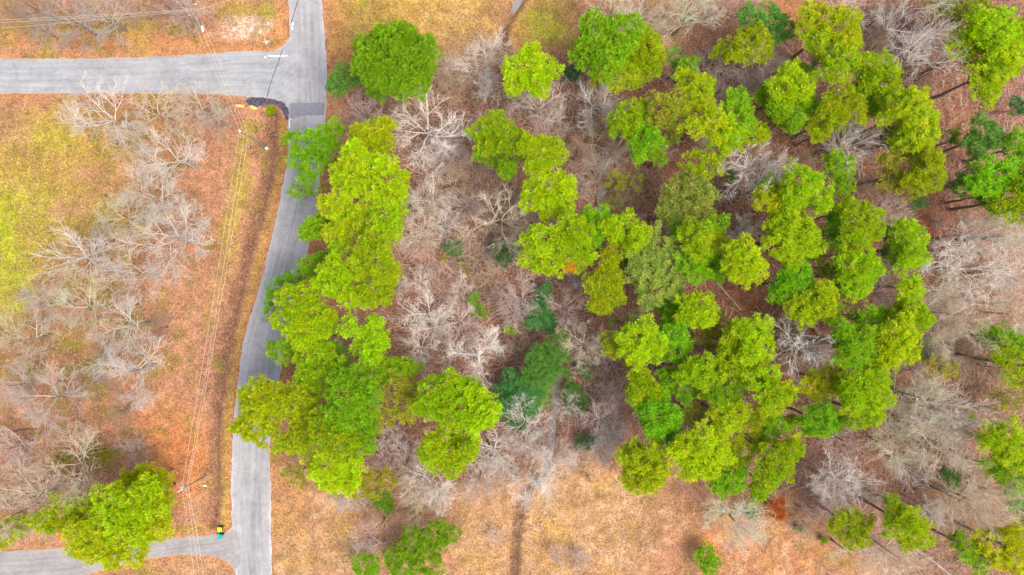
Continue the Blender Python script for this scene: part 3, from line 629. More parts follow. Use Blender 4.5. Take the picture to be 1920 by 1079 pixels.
PINES = [
 # roadside, north
 ([(725,105,52),(760,125,50),(712,92,36),(775,98,40),(790,130,24),(700,130,32),(745,160,26),(755,75,26)], 17, 'G', 1.1),
 ([(640,155,24),(655,148,20),(628,170,14)], 11, 'D', .9), ([(710,180,16),(702,168,12)], 9, 'G', .5),
 # roadside row
 ([(570,275,28),(600,262,24),(625,250,22),(560,300,20),(590,310,26),(575,335,16),(612,285,26),(548,260,12)], 15, 'G', .55),
 ([(565,362,18),(592,356,14),(550,356,10)], 11, 'G', .3),
 ([(705,255,30),(680,262,24),(725,272,20),(722,240,18)], 16, 'Y', .9),
 ([(680,318,42),(725,335,36),(650,340,30),(700,370,32),(740,365,18),(665,295,24)], 19, 'L', 1.05),
 ([(645,405,32),(620,385,20),(660,425,26),(630,440,24)], 18, 'Y', 1.), ([(590,430,20),(575,435,12),(605,420,20)], 15, 'G', 1.),
 ([(720,405,28),(735,430,22),(705,440,22),(745,395,14)], 19, 'Y', .9),
 ([(650,495,38),(630,530,32),(655,545,26),(625,505,24)], 20, 'L', 1.05), ([(705,490,38),(700,540,32),(725,515,24),(682,555,20),(724,556,14),(690,465,22)], 20, 'Y', 1.05),
 ([(590,500,24),(608,490,16),(600,520,16)], 15, 'G', 1.),
 ([(560,565,34),(590,590,34),(545,605,28),(570,625,28),(600,620,26),(612,600,20)], 18, 'L', 1.05), ([(532,540,24),(555,528,18),(515,560,14),(512,590,12)], 14, 'G', .55),
 ([(700,625,26),(685,650,22),(655,615,18),(695,668,18),(712,640,16),(706,600,10)], 17, 'L', .95),
 ([(528,657,22),(550,650,18),(575,640,16)], 13, 'G', .95),
 ([(590,672,30),(600,705,34),(575,715,20),(620,680,20)], 18, 'L', 1.05),
 ([(490,750,34),(480,795,34),(510,780,26),(500,735,24),(465,745,16),(525,755,22),(530,735,16),(460,800,16)], 17, 'Y', 1.),
 ([(560,755,28),(575,795,28),(560,825,26),(530,832,18),(590,770,22)], 18, 'Y', 1.), 
 ([(650,745,40),(665,710,24),(685,765,26),(640,775,28),(690,730,22)], 21, 'G', 1.05), ([(612,815,28),(640,830,26),(600,795,22),(625,790,22)], 20, 'Y', 1.05), ([(672,810,28),(690,790,22),(680,835,20),(660,795,22)], 18, 'G', 1.),
 ([(612,872,30),(640,890,28),(655,870,24),(625,905,20),(590,865,16),(655,905,18)], 17, 'L', 1.05), ([(700,905,24),(725,900,18),(680,915,18)], 13, 'O', .55),
 ([(730,690,24),(750,695,20),(700,702,22),(770,690,16)], 16, 'G', .95), ([(745,725,26),(760,760,30),(725,780,20),(775,735,20)], 17, 'O', .7),
 ([(830,735,36),(865,748,36),(845,775,28),(800,760,24)], 20, 'L', 1.1), ([(900,765,32),(915,775,22),(885,790,22),(890,745,20)], 20, 'L', 1.1), ([(835,845,38),(870,825,26),(810,840,24),(850,872,20),(880,845,16)], 18, 'L', 1.1),
 ([(640,670,18),(625,655,14),(645,700,18)], 12, 'G', .5), ([(553,893,18),(545,880,10),(565,905,10)], 8, 'O', .25),
 # south west
 ([(230,950,46),(275,935,38),(205,975,36),(250,980,36)], 19, 'Y', 1.05), ([(170,1000,38),(210,1020,38),(250,1015,36),(285,985,32),(215,1045,16),(160,1025,26),(300,960,22)], 17, 'Y', 1.05), ([(300,895,20),(270,895,22),(245,905,20),(305,925,20)], 10, 'Y', 1.),
 ([(120,960,30),(150,945,24),(90,975,22),(165,965,24)], 14, 'Y', .9), ([(20,990,22),(45,985,18),(8,1010,16),(65,975,12)], 10, 'Y', .5),
 # north centre
 ([(985,128,34),(1005,152,28),(1030,132,20),(965,158,22),(995,105,18)], 16, 'L', 1.1), ([(1120,75,40),(1165,65,36),(1100,105,28),(1140,105,36)], 18, 'G', 1.05), ([(1210,90,28),(1220,115,22),(1195,115,24),(1190,85,24)], 17, 'L', 1.1), ([(1160,140,28),(1190,145,22),(1130,130,24)], 15, 'Y', .75),
 ([(1262,105,16),(1280,140,18),(1270,120,14)], 9, 'D', .4), ([(1285,152,20),(1310,170,24),(1325,160,14),(1300,180,16)], 14, 'Y', .8),
 ([(1175,222,26),(1160,240,20),(1200,212,20),(1185,245,18)], 17, 'L', .8), ([(1205,255,24),(1200,282,20),(1222,265,16),(1210,235,20)], 17, 'G', .95), ([(1240,205,26),(1265,195,20),(1250,222,18)], 16, 'O', .8),
 ([(1310,212,28),(1335,235,28),(1300,240,18)], 18, 'Y', .75), ([(1368,255,26),(1350,272,20),(1385,262,16),(1358,238,18)], 17, 'L', .9), ([(1385,200,22),(1392,228,20),(1375,185,14)], 15, 'G', .95),
 ([(1300,305,20),(1325,315,20),(1342,300,12)], 14, 'Y', .6), ([(1290,368,38),(1270,352,22),(1312,390,26),(1318,360,22)], 13, 'M', .75),
 ([(1410,45,26),(1440,38,26),(1460,58,22),(1425,70,20)], 15, 'D', .95), ([(1405,80,28),(1385,100,20),(1425,95,20),(1350,98,14)], 16, 'Y', .95),
 # north east
 ([(1540,40,30),(1575,55,34),(1515,45,22),(1590,75,20)], 18, 'Y', .9), ([(1552,95,30),(1580,110,22),(1530,80,22),(1555,130,24)], 19, 'Y', .85), ([(1480,158,32),(1465,180,22),(1505,160,20)], 18, 'L', .95), ([(1490,205,28),(1462,205,20),(1512,195,18),(1490,228,14)], 16, 'G', .9),
 ([(1635,130,30),(1655,158,26),(1618,150,24),(1670,140,16)], 19, 'L', 1.), ([(1620,178,20),(1640,185,18)], 14, 'G', .7), ([(1580,192,30),(1600,208,22),(1555,205,22)], 17, 'Y', .85), ([(1535,225,22),(1560,230,20),(1520,235,14)], 15, 'Y', .7),
 ([(1705,200,32),(1725,215,26),(1690,215,22)], 19, 'Y', 1.), ([(1720,255,28),(1695,262,24),(1740,245,16),(1655,218,14)], 18, 'Y', .85), ([(1740,320,26),(1720,340,24),(1748,300,14),(1735,290,20)], 18, 'Y', 1.), ([(1690,315,28),(1670,335,22),(1700,350,20),(1665,300,16)], 14, 'O', .7),
 ([(1860,60,38),(1885,85,30),(1840,45,26),(1895,60,20)], 20, 'L', 1.), ([(1820,85,34),(1795,85,24),(1835,110,26)], 17, 'Y', .9), ([(1870,125,32),(1840,150,28),(1850,178,18),(1880,105,26)], 19, 'L', 1.),
 ([(1790,8,34),(1825,15,30),(1760,5,24)], 15, 'O', .75), ([(1840,252,28),(1862,262,20),(1825,278,20)], 15, 'D', .9), ([(1800,262,18),(1780,258,12)], 9, 'G', .4),
 ([(1860,330,32),(1835,345,24),(1885,325,24)], 18, 'G', .95), ([(1895,370,30),(1880,395,22),(1910,345,24),(1905,400,18)], 18, 'Y', .95), ([(1815,335,22),(1800,350,16)], 12, 'D', .6), ([(1905,268,24),(1915,290,18)], 16, 'G', .9),
 ([(1570,318,24),(1580,345,18),(1560,300,16)], 14, 'G', .6),
 # east
 ([(1500,345,32),(1528,370,26),(1490,370,24),(1540,385,14)], 19, 'L', 1.), ([(1450,378,28),(1470,395,22),(1440,360,18),(1480,395,18)], 17, 'Y', .95), ([(1485,438,36),(1512,452,26),(1460,460,26),(1488,478,22),(1465,425,24)], 19, 'L', 1.1),
 ([(1605,412,34),(1625,432,24),(1600,450,22),(1590,385,12)], 19, 'L', 1.), ([(1570,430,22),(1565,455,16)], 14, 'G', .55), ([(1600,510,32),(1622,498,24),(1605,538,22),(1620,525,18)], 18, 'L', .95), ([(1568,520,20),(1575,545,16)], 13, 'M', .5),
 ([(1700,455,30),(1712,478,22),(1690,490,22),(1698,430,16)], 18, 'L', .95), ([(1668,478,20),(1672,455,14)], 12, 'D', .5), ([(1490,530,34),(1475,520,20),(1465,550,20)], 18, 'G', 1.), ([(1530,568,32),(1510,585,22),(1545,555,18),(1495,580,20)], 18, 'L', 1.),
 ([(1702,540,20),(1712,530,12)], 16, 'L', 1.), ([(1705,588,30),(1728,600,18),(1685,585,18)], 17, 'Y', 1.), ([(1625,598,24),(1645,610,20),(1655,590,12)], 16, 'G', .9), ([(1600,592,16)], 12, 'M', .6),
 ([(1600,645,32),(1580,625,20),(1590,670,22),(1620,665,22)], 19, 'G', 1.15), ([(1680,640,32),(1660,662,26),(1700,655,20),(1690,612,20)], 19, 'L', 1.15), ([(1620,725,36),(1640,745,26),(1600,745,26),(1645,710,18)], 20, 'L', 1.15), ([(1615,780,22),(1635,770,18)], 16, 'Y', 1.), ([(1575,715,22),(1545,712,24),(1525,725,20)], 15, 'Y', .85),
 ([(1530,783,28),(1548,790,18),(1515,795,18)], 17, 'G', 1.), ([(1490,798,18),(1480,790,12)], 13, 'Y', .6),
 ([(1410,622,28),(1425,645,24),(1405,660,20)], 19, 'L', 1.1), ([(1378,632,24),(1370,655,20),(1392,655,18)], 17, 'Y', 1.), ([(1375,682,26),(1395,670,18),(1360,670,16)], 18, 'Y', .95), ([(1425,712,30),(1405,700,20),(1440,730,20)], 18, 'L', .95), ([(1460,738,24),(1445,758,18),(1472,730,12)], 19, 'L', 1.),
 ([(1195,635,32),(1220,640,24),(1190,662,22),(1225,662,16)], 18, 'L', 1.05), ([(1145,642,18),(1160,655,16)], 14, 'Y', .7), ([(1172,608,20)], 12, 'M', .4), ([(1268,625,20),(1250,612,14)], 16, 'G', .9), ([(1265,658,20),(1278,645,14)], 16, 'G', .95),
 ([(1310,695,28),(1325,715,22),(1290,700,20)], 18, 'L', .9), ([(1270,712,24),(1285,732,20),(1255,705,16)], 16, 'G', .75), ([(1350,725,26),(1370,738,20),(1340,745,16)], 16, 'G', .8), 
 ([(1205,722,24),(1222,738,16),(1190,740,14),(1200,706,16)], 15, 'L', 1.2), ([(1235,782,30),(1215,772,20),(1255,790,20)], 17, 'G', 1.1), ([(1245,820,20),(1255,808,14)], 12, 'D', 1.),
 ([(1205,862,34),(1185,850,22),(1190,890,24),(1225,885,26),(1205,905,18)], 17, 'Y', 1.1), ([(1310,838,36),(1345,850,24),(1280,845,26),(1300,872,26),(1325,875,20)], 19, 'L', 1.15), ([(1360,785,28),(1345,800,20),(1380,775,20)], 18, 'L', 1.), ([(1365,893,26),(1385,880,16),(1350,910,16)], 14, 'G', 1.),
 ([(1420,788,22),(1400,800,16),(1432,775,14)], 15, 'Y', .75), ([(1388,845,22),(1372,838,14)], 14, 'Y', .8), ([(1460,860,32),(1480,845,22),(1440,880,24)], 18, 'L', 1.), ([(1430,905,20),(1420,925,14),(1445,900,14)], 14, 'L', 1.),
 ([(1305,578,28),(1325,590,20),(1290,590,20)], 18, 'L', .9), ([(1262,590,20),(1245,580,16),(1275,575,14)], 14, 'G', .6), 
 ([(1235,470,36),(1210,505,32),(1255,500,34),(1225,540,32),(1260,535,24),(1195,480,20)], 16, 'M', .8), ([(1305,450,28),(1300,430,18),(1318,470,18)], 18, 'L', .9), ([(1295,495,26),(1310,515,18)], 17, 'G', .8),
 ([(1120,418,24),(1105,405,14),(1110,440,18)], 17, 'G', 1.1), ([(1170,430,28),(1195,440,20),(1185,455,16),(1150,425,18)], 18, 'L', 1.05), ([(1150,470,22),(1140,490,16)], 15, 'Y', .8),
 ([(1075,430,28),(1085,465,26),(1060,450,22),(1095,480,14)], 20, 'L', 1.1), ([(1020,450,28),(1005,480,26),(1030,490,26),(995,455,18),(1045,465,20)], 19, 'L', .95), ([(1068,499,9,'N'),(1085,500,10,'L')], 15, 'L', .9), 
 ([(1130,530,28),(1145,550,22),(1125,570,18),(1150,522,14)], 16, 'Y', .95), ([(1395,488,32),(1375,475,20),(1415,505,20),(1390,515,20)], 18, 'L', .95), ([(1355,500,20),(1345,515,14)], 13, 'G', .6), ([(1345,455,18),(1335,445,10)], 13, 'Y', .6), ([(1325,618,22),(1350,610,20),(1338,640,16)], 12, 'O', .5),
 # centre north
 ([(935,245,30),(905,245,20),(915,270,22),(955,262,24)], 17, 'Y', .95), ([(955,295,24),(935,300,18),(950,320,18),(905,292,14)], 16, 'G', .75), ([(1012,288,34),(1040,292,20),(990,275,20),(1005,310,18)], 18, 'L', 1.05), ([(1030,350,32),(1055,372,24),(1000,370,24),(1030,390,22),(1060,350,16)], 17, 'L', 1.1),
 # south east
 ([(1875,825,34),(1900,850,30),(1855,820,20)], 18, 'L', .95), ([(1885,880,28),(1860,870,20),(1905,905,20)], 16, 'L', .95), ([(1900,680,28),(1880,665,20),(1910,710,18)], 15, 'Y', .8), ([(1880,635,26),(1850,628,18),(1905,640,20)], 12, 'G', .75),
 ([(1590,985,26),(1605,1005,20),(1568,975,16),(1620,975,14)], 15, 'Y', .85), ([(1695,985,30),(1715,1005,24),(1675,965,20),(1725,985,16)], 18, 'L', 1.), ([(1672,942,12),(1680,952,8)], 11, 'L', .9),
 ([(1865,1020,32),(1895,1045,28),(1900,1005,22)], 17, 'Y', .9), ([(1815,1025,22),(1835,1050,20),(1790,1012,12)], 14, 'G', .8), ([(1755,682,20),(1778,690,14)], 9, 'O', .8), ([(1905,930,22),(1915,960,20)], 12, 'D', .6), ([(1735,655,16),(1745,640,10)], 7, 'D', .5),
 # beyond the frame edge, crowns reaching in
 ([(1940,60,34),(1955,90,26)], 18, 'Y', .9), ([(1950,350,36),(1945,390,24)], 18, 'G', .9), ([(1945,850,34)], 17, 'Y', .9), ([(1950,1060,34)], 16, 'Y', .9), ([(1945,690,28)], 15, 'G', .8), ([(-25,1000,30)], 12, 'Y', .8),
]
for i, t in enumerate(PINES): evergreen(t[0], t[1] * (.84 + rng.random() * .08), t[2], t[3] if t[3] < .5 else max(t[3], .66) * 1.03)
FILL = [(1240, 290, 16, 'G', 0.5), (1290, 235, 20, 'Y', 0.6), (1260, 255, 14, 'O', 0.6), (1292, 125, 16, 'G', 0.6), (1345, 190, 16, 'G', 0.7), (1420, 255, 18, 'Y', 0.6), (1442, 215, 16, 'O', 0.6), (1585, 150, 22, 'Y', 0.7), (1670, 180, 18, 'Y', 0.7), (1668, 255, 20, 'O', 0.6), (1655, 345, 20, 'O', 0.6), (1540, 252, 14, 'Y', 0.6), (1440, 350, 16, 'G', 0.7), (1545, 440, 14, 'G', 0.6), (1562, 400, 16, 'G', 0.7), (1665, 432, 14, 'M', 0.5), (1660, 505, 16, 'G', 0.6), (1548, 500, 16, 'O', 0.6), (1560, 585, 18, 'G', 0.6), (1440, 600, 14, 'O', 0.5), (1345, 420, 20, 'G', 0.6), (1255, 395, 22, 'M', 0.6), (1235, 350, 16, 'O', 0.5), (1262, 560, 24, 'Y', 0.8), (1180, 495, 20, 'M', 0.7), (1345, 540, 14, 'O', 0.5), (1240, 740, 18, 'G', 0.7), (1300, 772, 18, 'O', 0.6), (1335, 765, 16, 'G', 0.6), (1415, 830, 18, 'Y', 0.7), (1452, 800, 22, 'G', 0.7), (1478, 835, 14, 'Y', 0.7), (1335, 880, 16, 'G', 0.8), (1190, 685, 14, 'O', 0.6), (1285, 650, 14, 'Y', 0.7), (1570, 792, 18, 'G', 0.8), (1582, 640, 16, 'G', 0.8), (1545, 690, 14, 'O', 0.5), (1420, 675, 20, 'Y', 0.8), (1340, 690, 20, 'Y', 0.8), (1240, 665, 14, 'G', 0.7), (1655, 680, 20, 'Y', 0.9), (1640, 630, 18, 'G', 0.9), (1600, 700, 18, 'G', 0.8), (1330, 500, 18, 'G', 0.7), (1275, 430, 18, 'G', 0.7), (1150, 500, 16, 'Y', 0.8), (1100, 455, 16, 'Y', 0.9), (1460, 420, 20, 'Y', 0.8), (1520, 410, 20, 'L', 0.9), (1520, 470, 16, 'G', 0.8), (1590, 480, 18, 'Y', 0.8), (1620, 470, 16, 'L', 0.8), (1440, 180, 20, 'G', 0.8), (1470, 230, 14, 'Y', 0.8), (1600, 230, 16, 'Y', 0.7), (1640, 200, 18, 'Y', 0.8), (1700, 240, 20, 'L', 0.8), (1800, 130, 20, 'G', 0.7), (1850, 370, 20, 'G', 0.8), (1830, 20, 20, 'O', 0.7), (1520, 110, 18, 'Y', 0.8), (1510, 140, 18, 'G', 0.7)]
for i_, (x, y, r, c, dn) in enumerate(FILL):
    if i_ % 3 == 1: continue
    r *= .9
    a_ = rng.random() * 6.28
    evergreen([(x, y, r), (x + r * .8 * math.cos(a_), y + r * .8 * math.sin(a_), r * .7), (x - r * .7 * math.sin(a_), y + r * .7 * math.cos(a_), r * .55)], rng.uniform(9, 12.5), c, dn)
# broadleaf evergreens, shrubs (leafier, smaller puffs)
BUSH = [
 ([(775,1020,30),(815,1005,26),(800,1050,30),(742,1045,22),(838,1000,20),(760,1060,22)], 6, 'G', 1., 'holly'), ([(685,1060,24),(700,1075,16)], 5, 'G', .9, 'holly'), ([(722,945,16),(712,935,10),(732,955,8)], 3, 'G', 1.1, 'shrub'),
 ([(1322,1038,16),(1328,1060,17)], 3.5, 'G', 1.2, 'shrub'), ([(1452,952,18),(1460,960,10)], 4, 'A', 1.1, 'shrub'), ([(957,617,11)], 3, 'L', .9, 'shrub'), ([(1075,138,13)], 4, 'T', 1.2, 'shrub'), ([(1720,378,13)], 7, 'T', 1.2, 'conifer'),
 ([(1905,200,15),(1915,205,10)], 5, 'T', .9, 'shrub'), ([(850,465,14),(860,470,8)], 2.5, 'T', 1., 'shrub'), ([(948,474,20),(935,465,12)], 4, 'T', 1., 'shrub'), ([(890,560,10),(896,580,13),(885,570,8),(905,590,9)], 2, 'G', .6, 'shrub'),
 ([(1022,545,14),(1012,558,10)], 4, 'T', .9, 'shrub'), ([(1015,595,20),(1005,580,14),(1025,608,12)], 5, 'T', 1., 'evergreen'), ([(1045,650,20),(1025,668,20)], 7, 'D', 1., 'evergreen'), ([(1012,690,26),(1030,685,20),(1000,705,20)], 8, 'D', .9, 'evergreen'), ([(975,725,26),(955,745,20),(985,745,20)], 7, 'T', .9, 'evergreen'), ([(1003,730,20),(992,752,18),(1015,745,12)], 6, 'D', .8, 'evergreen'),
 ([(975,772,22),(960,780,14)], 6, 'T', .8, 'evergreen'), ([(1080,745,22),(1070,730,14),(1090,760,12)], 3, 'D', .8, 'shrub'), ([(1100,690,15),(1106,700,10)], 3.5, 'T', .9, 'shrub'), ([(1095,830,15),(1110,825,8)], 2.5, 'T', .7, 'shrub'), ([(1065,700,8)], 3, 'D', .8, 'shrub'),
 ([(1400,955,12),(1415,965,10)], 3, 'T', .6, 'shrub'), ([(1782,898,14),(1770,890,8)], 3, 'D', 1., 'shrub'), ([(1370,330,12)], 4, 'G', .5, 'shrub'), ([(1150,335,14),(1165,345,12)], 5, 'O', .5, 'shrub'), ([(1500,990,5)], 1, 'G', .9, 'shrub'), ([(1545,1012,5)], 1, 'G', .9, 'shrub'), 
 ([(1810,780,14),(1800,800,10)], 6, 'M', .6, 'shrub'), ([(1190,340,16)], 5, 'O', .35, 'shrub'), ([(180,855,22),(205,850,16),(160,862,12)], 3, 'O', .5, 'shrub'), ([(120,862,16),(105,868,10)], 2.5, 'O', .45, 'shrub'), ([(1250,700,8)], 3, 'A', .4, 'shrub'), ([(1895,745,24),(1870,750,18)], 6, 'O', .4, 'shrub'),
 ([(1670,115,9)], 3, 'O', .5, 'shrub'), ([(1560,590,8)], 3, 'G', .5, 'shrub'), ([(1150,380,16)], 3, 'O', .4, 'shrub'), ([(830,480,10)], 2, 'O', .4, 'shrub'), ([(870,500,12)], 2, 'O', .35, 'shrub'), ([(1345,595,12)], 3, 'O', .4, 'shrub'),
 ([(510,497,6)], .0, 'O', .0, 'skip'), ([(1130,155,10)], 3, 'D', .4, 'shrub'), ([(505,210,6),(512,207,4)], .8, 'L', 1.1, 'shrub'),
]
for t in BUSH:
    if t[4] == 'skip': continue
    if t[4] == 'evergreen': t = ([(a, b, c * 1.28) for a, b, c in t[0]],) + t[1:]
    nm = {'holly': 'holly_bush', 'shrub': 'evergreen_shrub', 'conifer': 'conifer', 'evergreen': 'evergreen_bush'}[t[4]]
    evergreen(t[0], max(t[1], .8), t[2], t[3], t[4], nm, .34, group='shrubs and evergreen bushes')

# ------------------------------------------------------------------ bare trees
def grow(p, d, length, r, level, segs, spread, P_):
    n = {0: 6, 1: 4, 2: 2, 3: 1}[level]
    p = np.array(p, float); d = np.array(d, float); d /= np.linalg.norm(d); pts = [p.copy()]; dirs = [d.copy()]
    rend = r * (.42 if level < 3 else .4); q = p
    for i in range(n):
        d = d + (rng.random(3) - .5) * P_['bend'] * (1.15 if level else .9); d[2] += P_['up'] * (.5 if level else .25)
        d /= np.linalg.norm(d); nxt = q + d * length / n
        segs.append((*q, *nxt, r + (rend - r) * i / n, r + (rend - r) * (i + 1) / n)); q = nxt; pts.append(q.copy()); dirs.append(d.copy())
    if level >= 3: return
    kids = P_['kids'][level]
    for j in range(kids):
        t = P_['start'][level] + (1 - P_['start'][level]) * (j + rng.random() * .8) / kids; t = min(t, .999)
        f = t * n; i = min(int(f), n - 1); o = pts[i] * (1 - (f - i)) + pts[i + 1] * (f - i); dd = dirs[i + 1]
        u = np.cross(dd, rng.random(3) - .5); u /= np.linalg.norm(u); an = R(P_['ang'] * (.65 + .7 * rng.random()))
        nd = dd * math.cos(an) + u * math.sin(an); nd[2] = nd[2] * .7 + abs(nd[2]) * .2
        rr = (r + (rend - r) * t) * (.55 + .2 * rng.random()); ln = length * P_['len'][level] * (1.15 - .55 * t) * (.7 + .6 * rng.random())
        grow(o, nd, ln, max(rr, .0145), level + 1, segs, spread, P_)
def bare_proto(Ht, Rr, limbs, P_, fork=.35, tw=1.0):
    """list of (name, mesh) with meshes at the origin"""
    out = []; r0 = .017 * Ht + .05; hz = Ht * fork
    tp = [(0, 0, -.3), (.05, .05, hz * .4), (.1, -.05, hz * .8), (.05, .1, hz * 1.25), (0, .15, Ht * .72)]
    tb = MB(); tb.tube(tp, [r0 * 1.1, r0 * .85, r0 * .75, r0 * .6, .03], 7, True)
    me = bpy.data.meshes.new('trunk'); me.from_pydata(tb.v, [], tb.f); me.update(); me.materials.append(M_BARK); out.append(('trunk', me))
    a0 = rng.random() * 6.28
    for i in range(limbs):
        a = a0 + i * 6.283 / limbs + (rng.random() - .5) * .8; inner = i % 3 == 2
        el = R(rng.uniform(52, 70) if inner else rng.uniform(22, 46)); z0 = hz * (.85 + .8 * rng.random())
        ln = Rr * (1.0 if not inner else .8) / max(math.cos(el), .45) * rng.uniform(.72, .98)
        segs = []; grow((0, 0, z0), (math.cos(a) * math.cos(el), math.sin(a) * math.cos(el), math.sin(el)), ln, r0 * rng.uniform(.24, .38), 0, segs, 1, P_)
        V, F = tubes(segs, 3); out.append(('limb', mesh_np('limb', V, F, M_BARK)))
    return out
PW = dict(bend=.42, up=.10, kids=(7, 6, 6), start=(.22, .2, .12), ang=44, len=(.62, .55, .6))       # strong white limbs
PF = dict(bend=.34, up=.16, kids=(7, 5, 4), start=(.15, .1, .1), ang=38, len=(.6, .55, .62))        # fine twigs
PB = dict(bend=.5, up=.2, kids=(6, 6, 6), start=(.2, .1, .05), ang=50, len=(.5, .42, .5))           # dense, blossom-like
PROTO = {'W': [bare_proto(12, 4.5, 6, PW) for _ in range(9)], 'F': [bare_proto(11, 4.2, 8, PF, .25) for _ in range(8)], 'B': [bare_proto(7, 3.0, 9, PB, .2) for _ in range(3)],
         'U': [bare_proto(4.5, 2.0, 8, dict(PF, kids=(5, 4, 3)), .1) for _ in range(5)]}
BASE = {'W': (12, 4.5), 'F': (11, 4.2), 'B': (7, 3.0), 'U': (4.5, 2.0)}
BC = dict(w=(.62, .56, .49), c=(.60, .50, .36), g=(.45, .40, .35), b=(.36, .25, .18), p=(.56, .44, .39), n=(.52, .51, .35), t=(.46, .345, .23), r=(.32, .19, .14))
BN = dict(w='white-limbed', c='cream-limbed', g='grey', b='brown', p='pinkish-white', n='greenish-white', t='tan', r='reddish-brown')
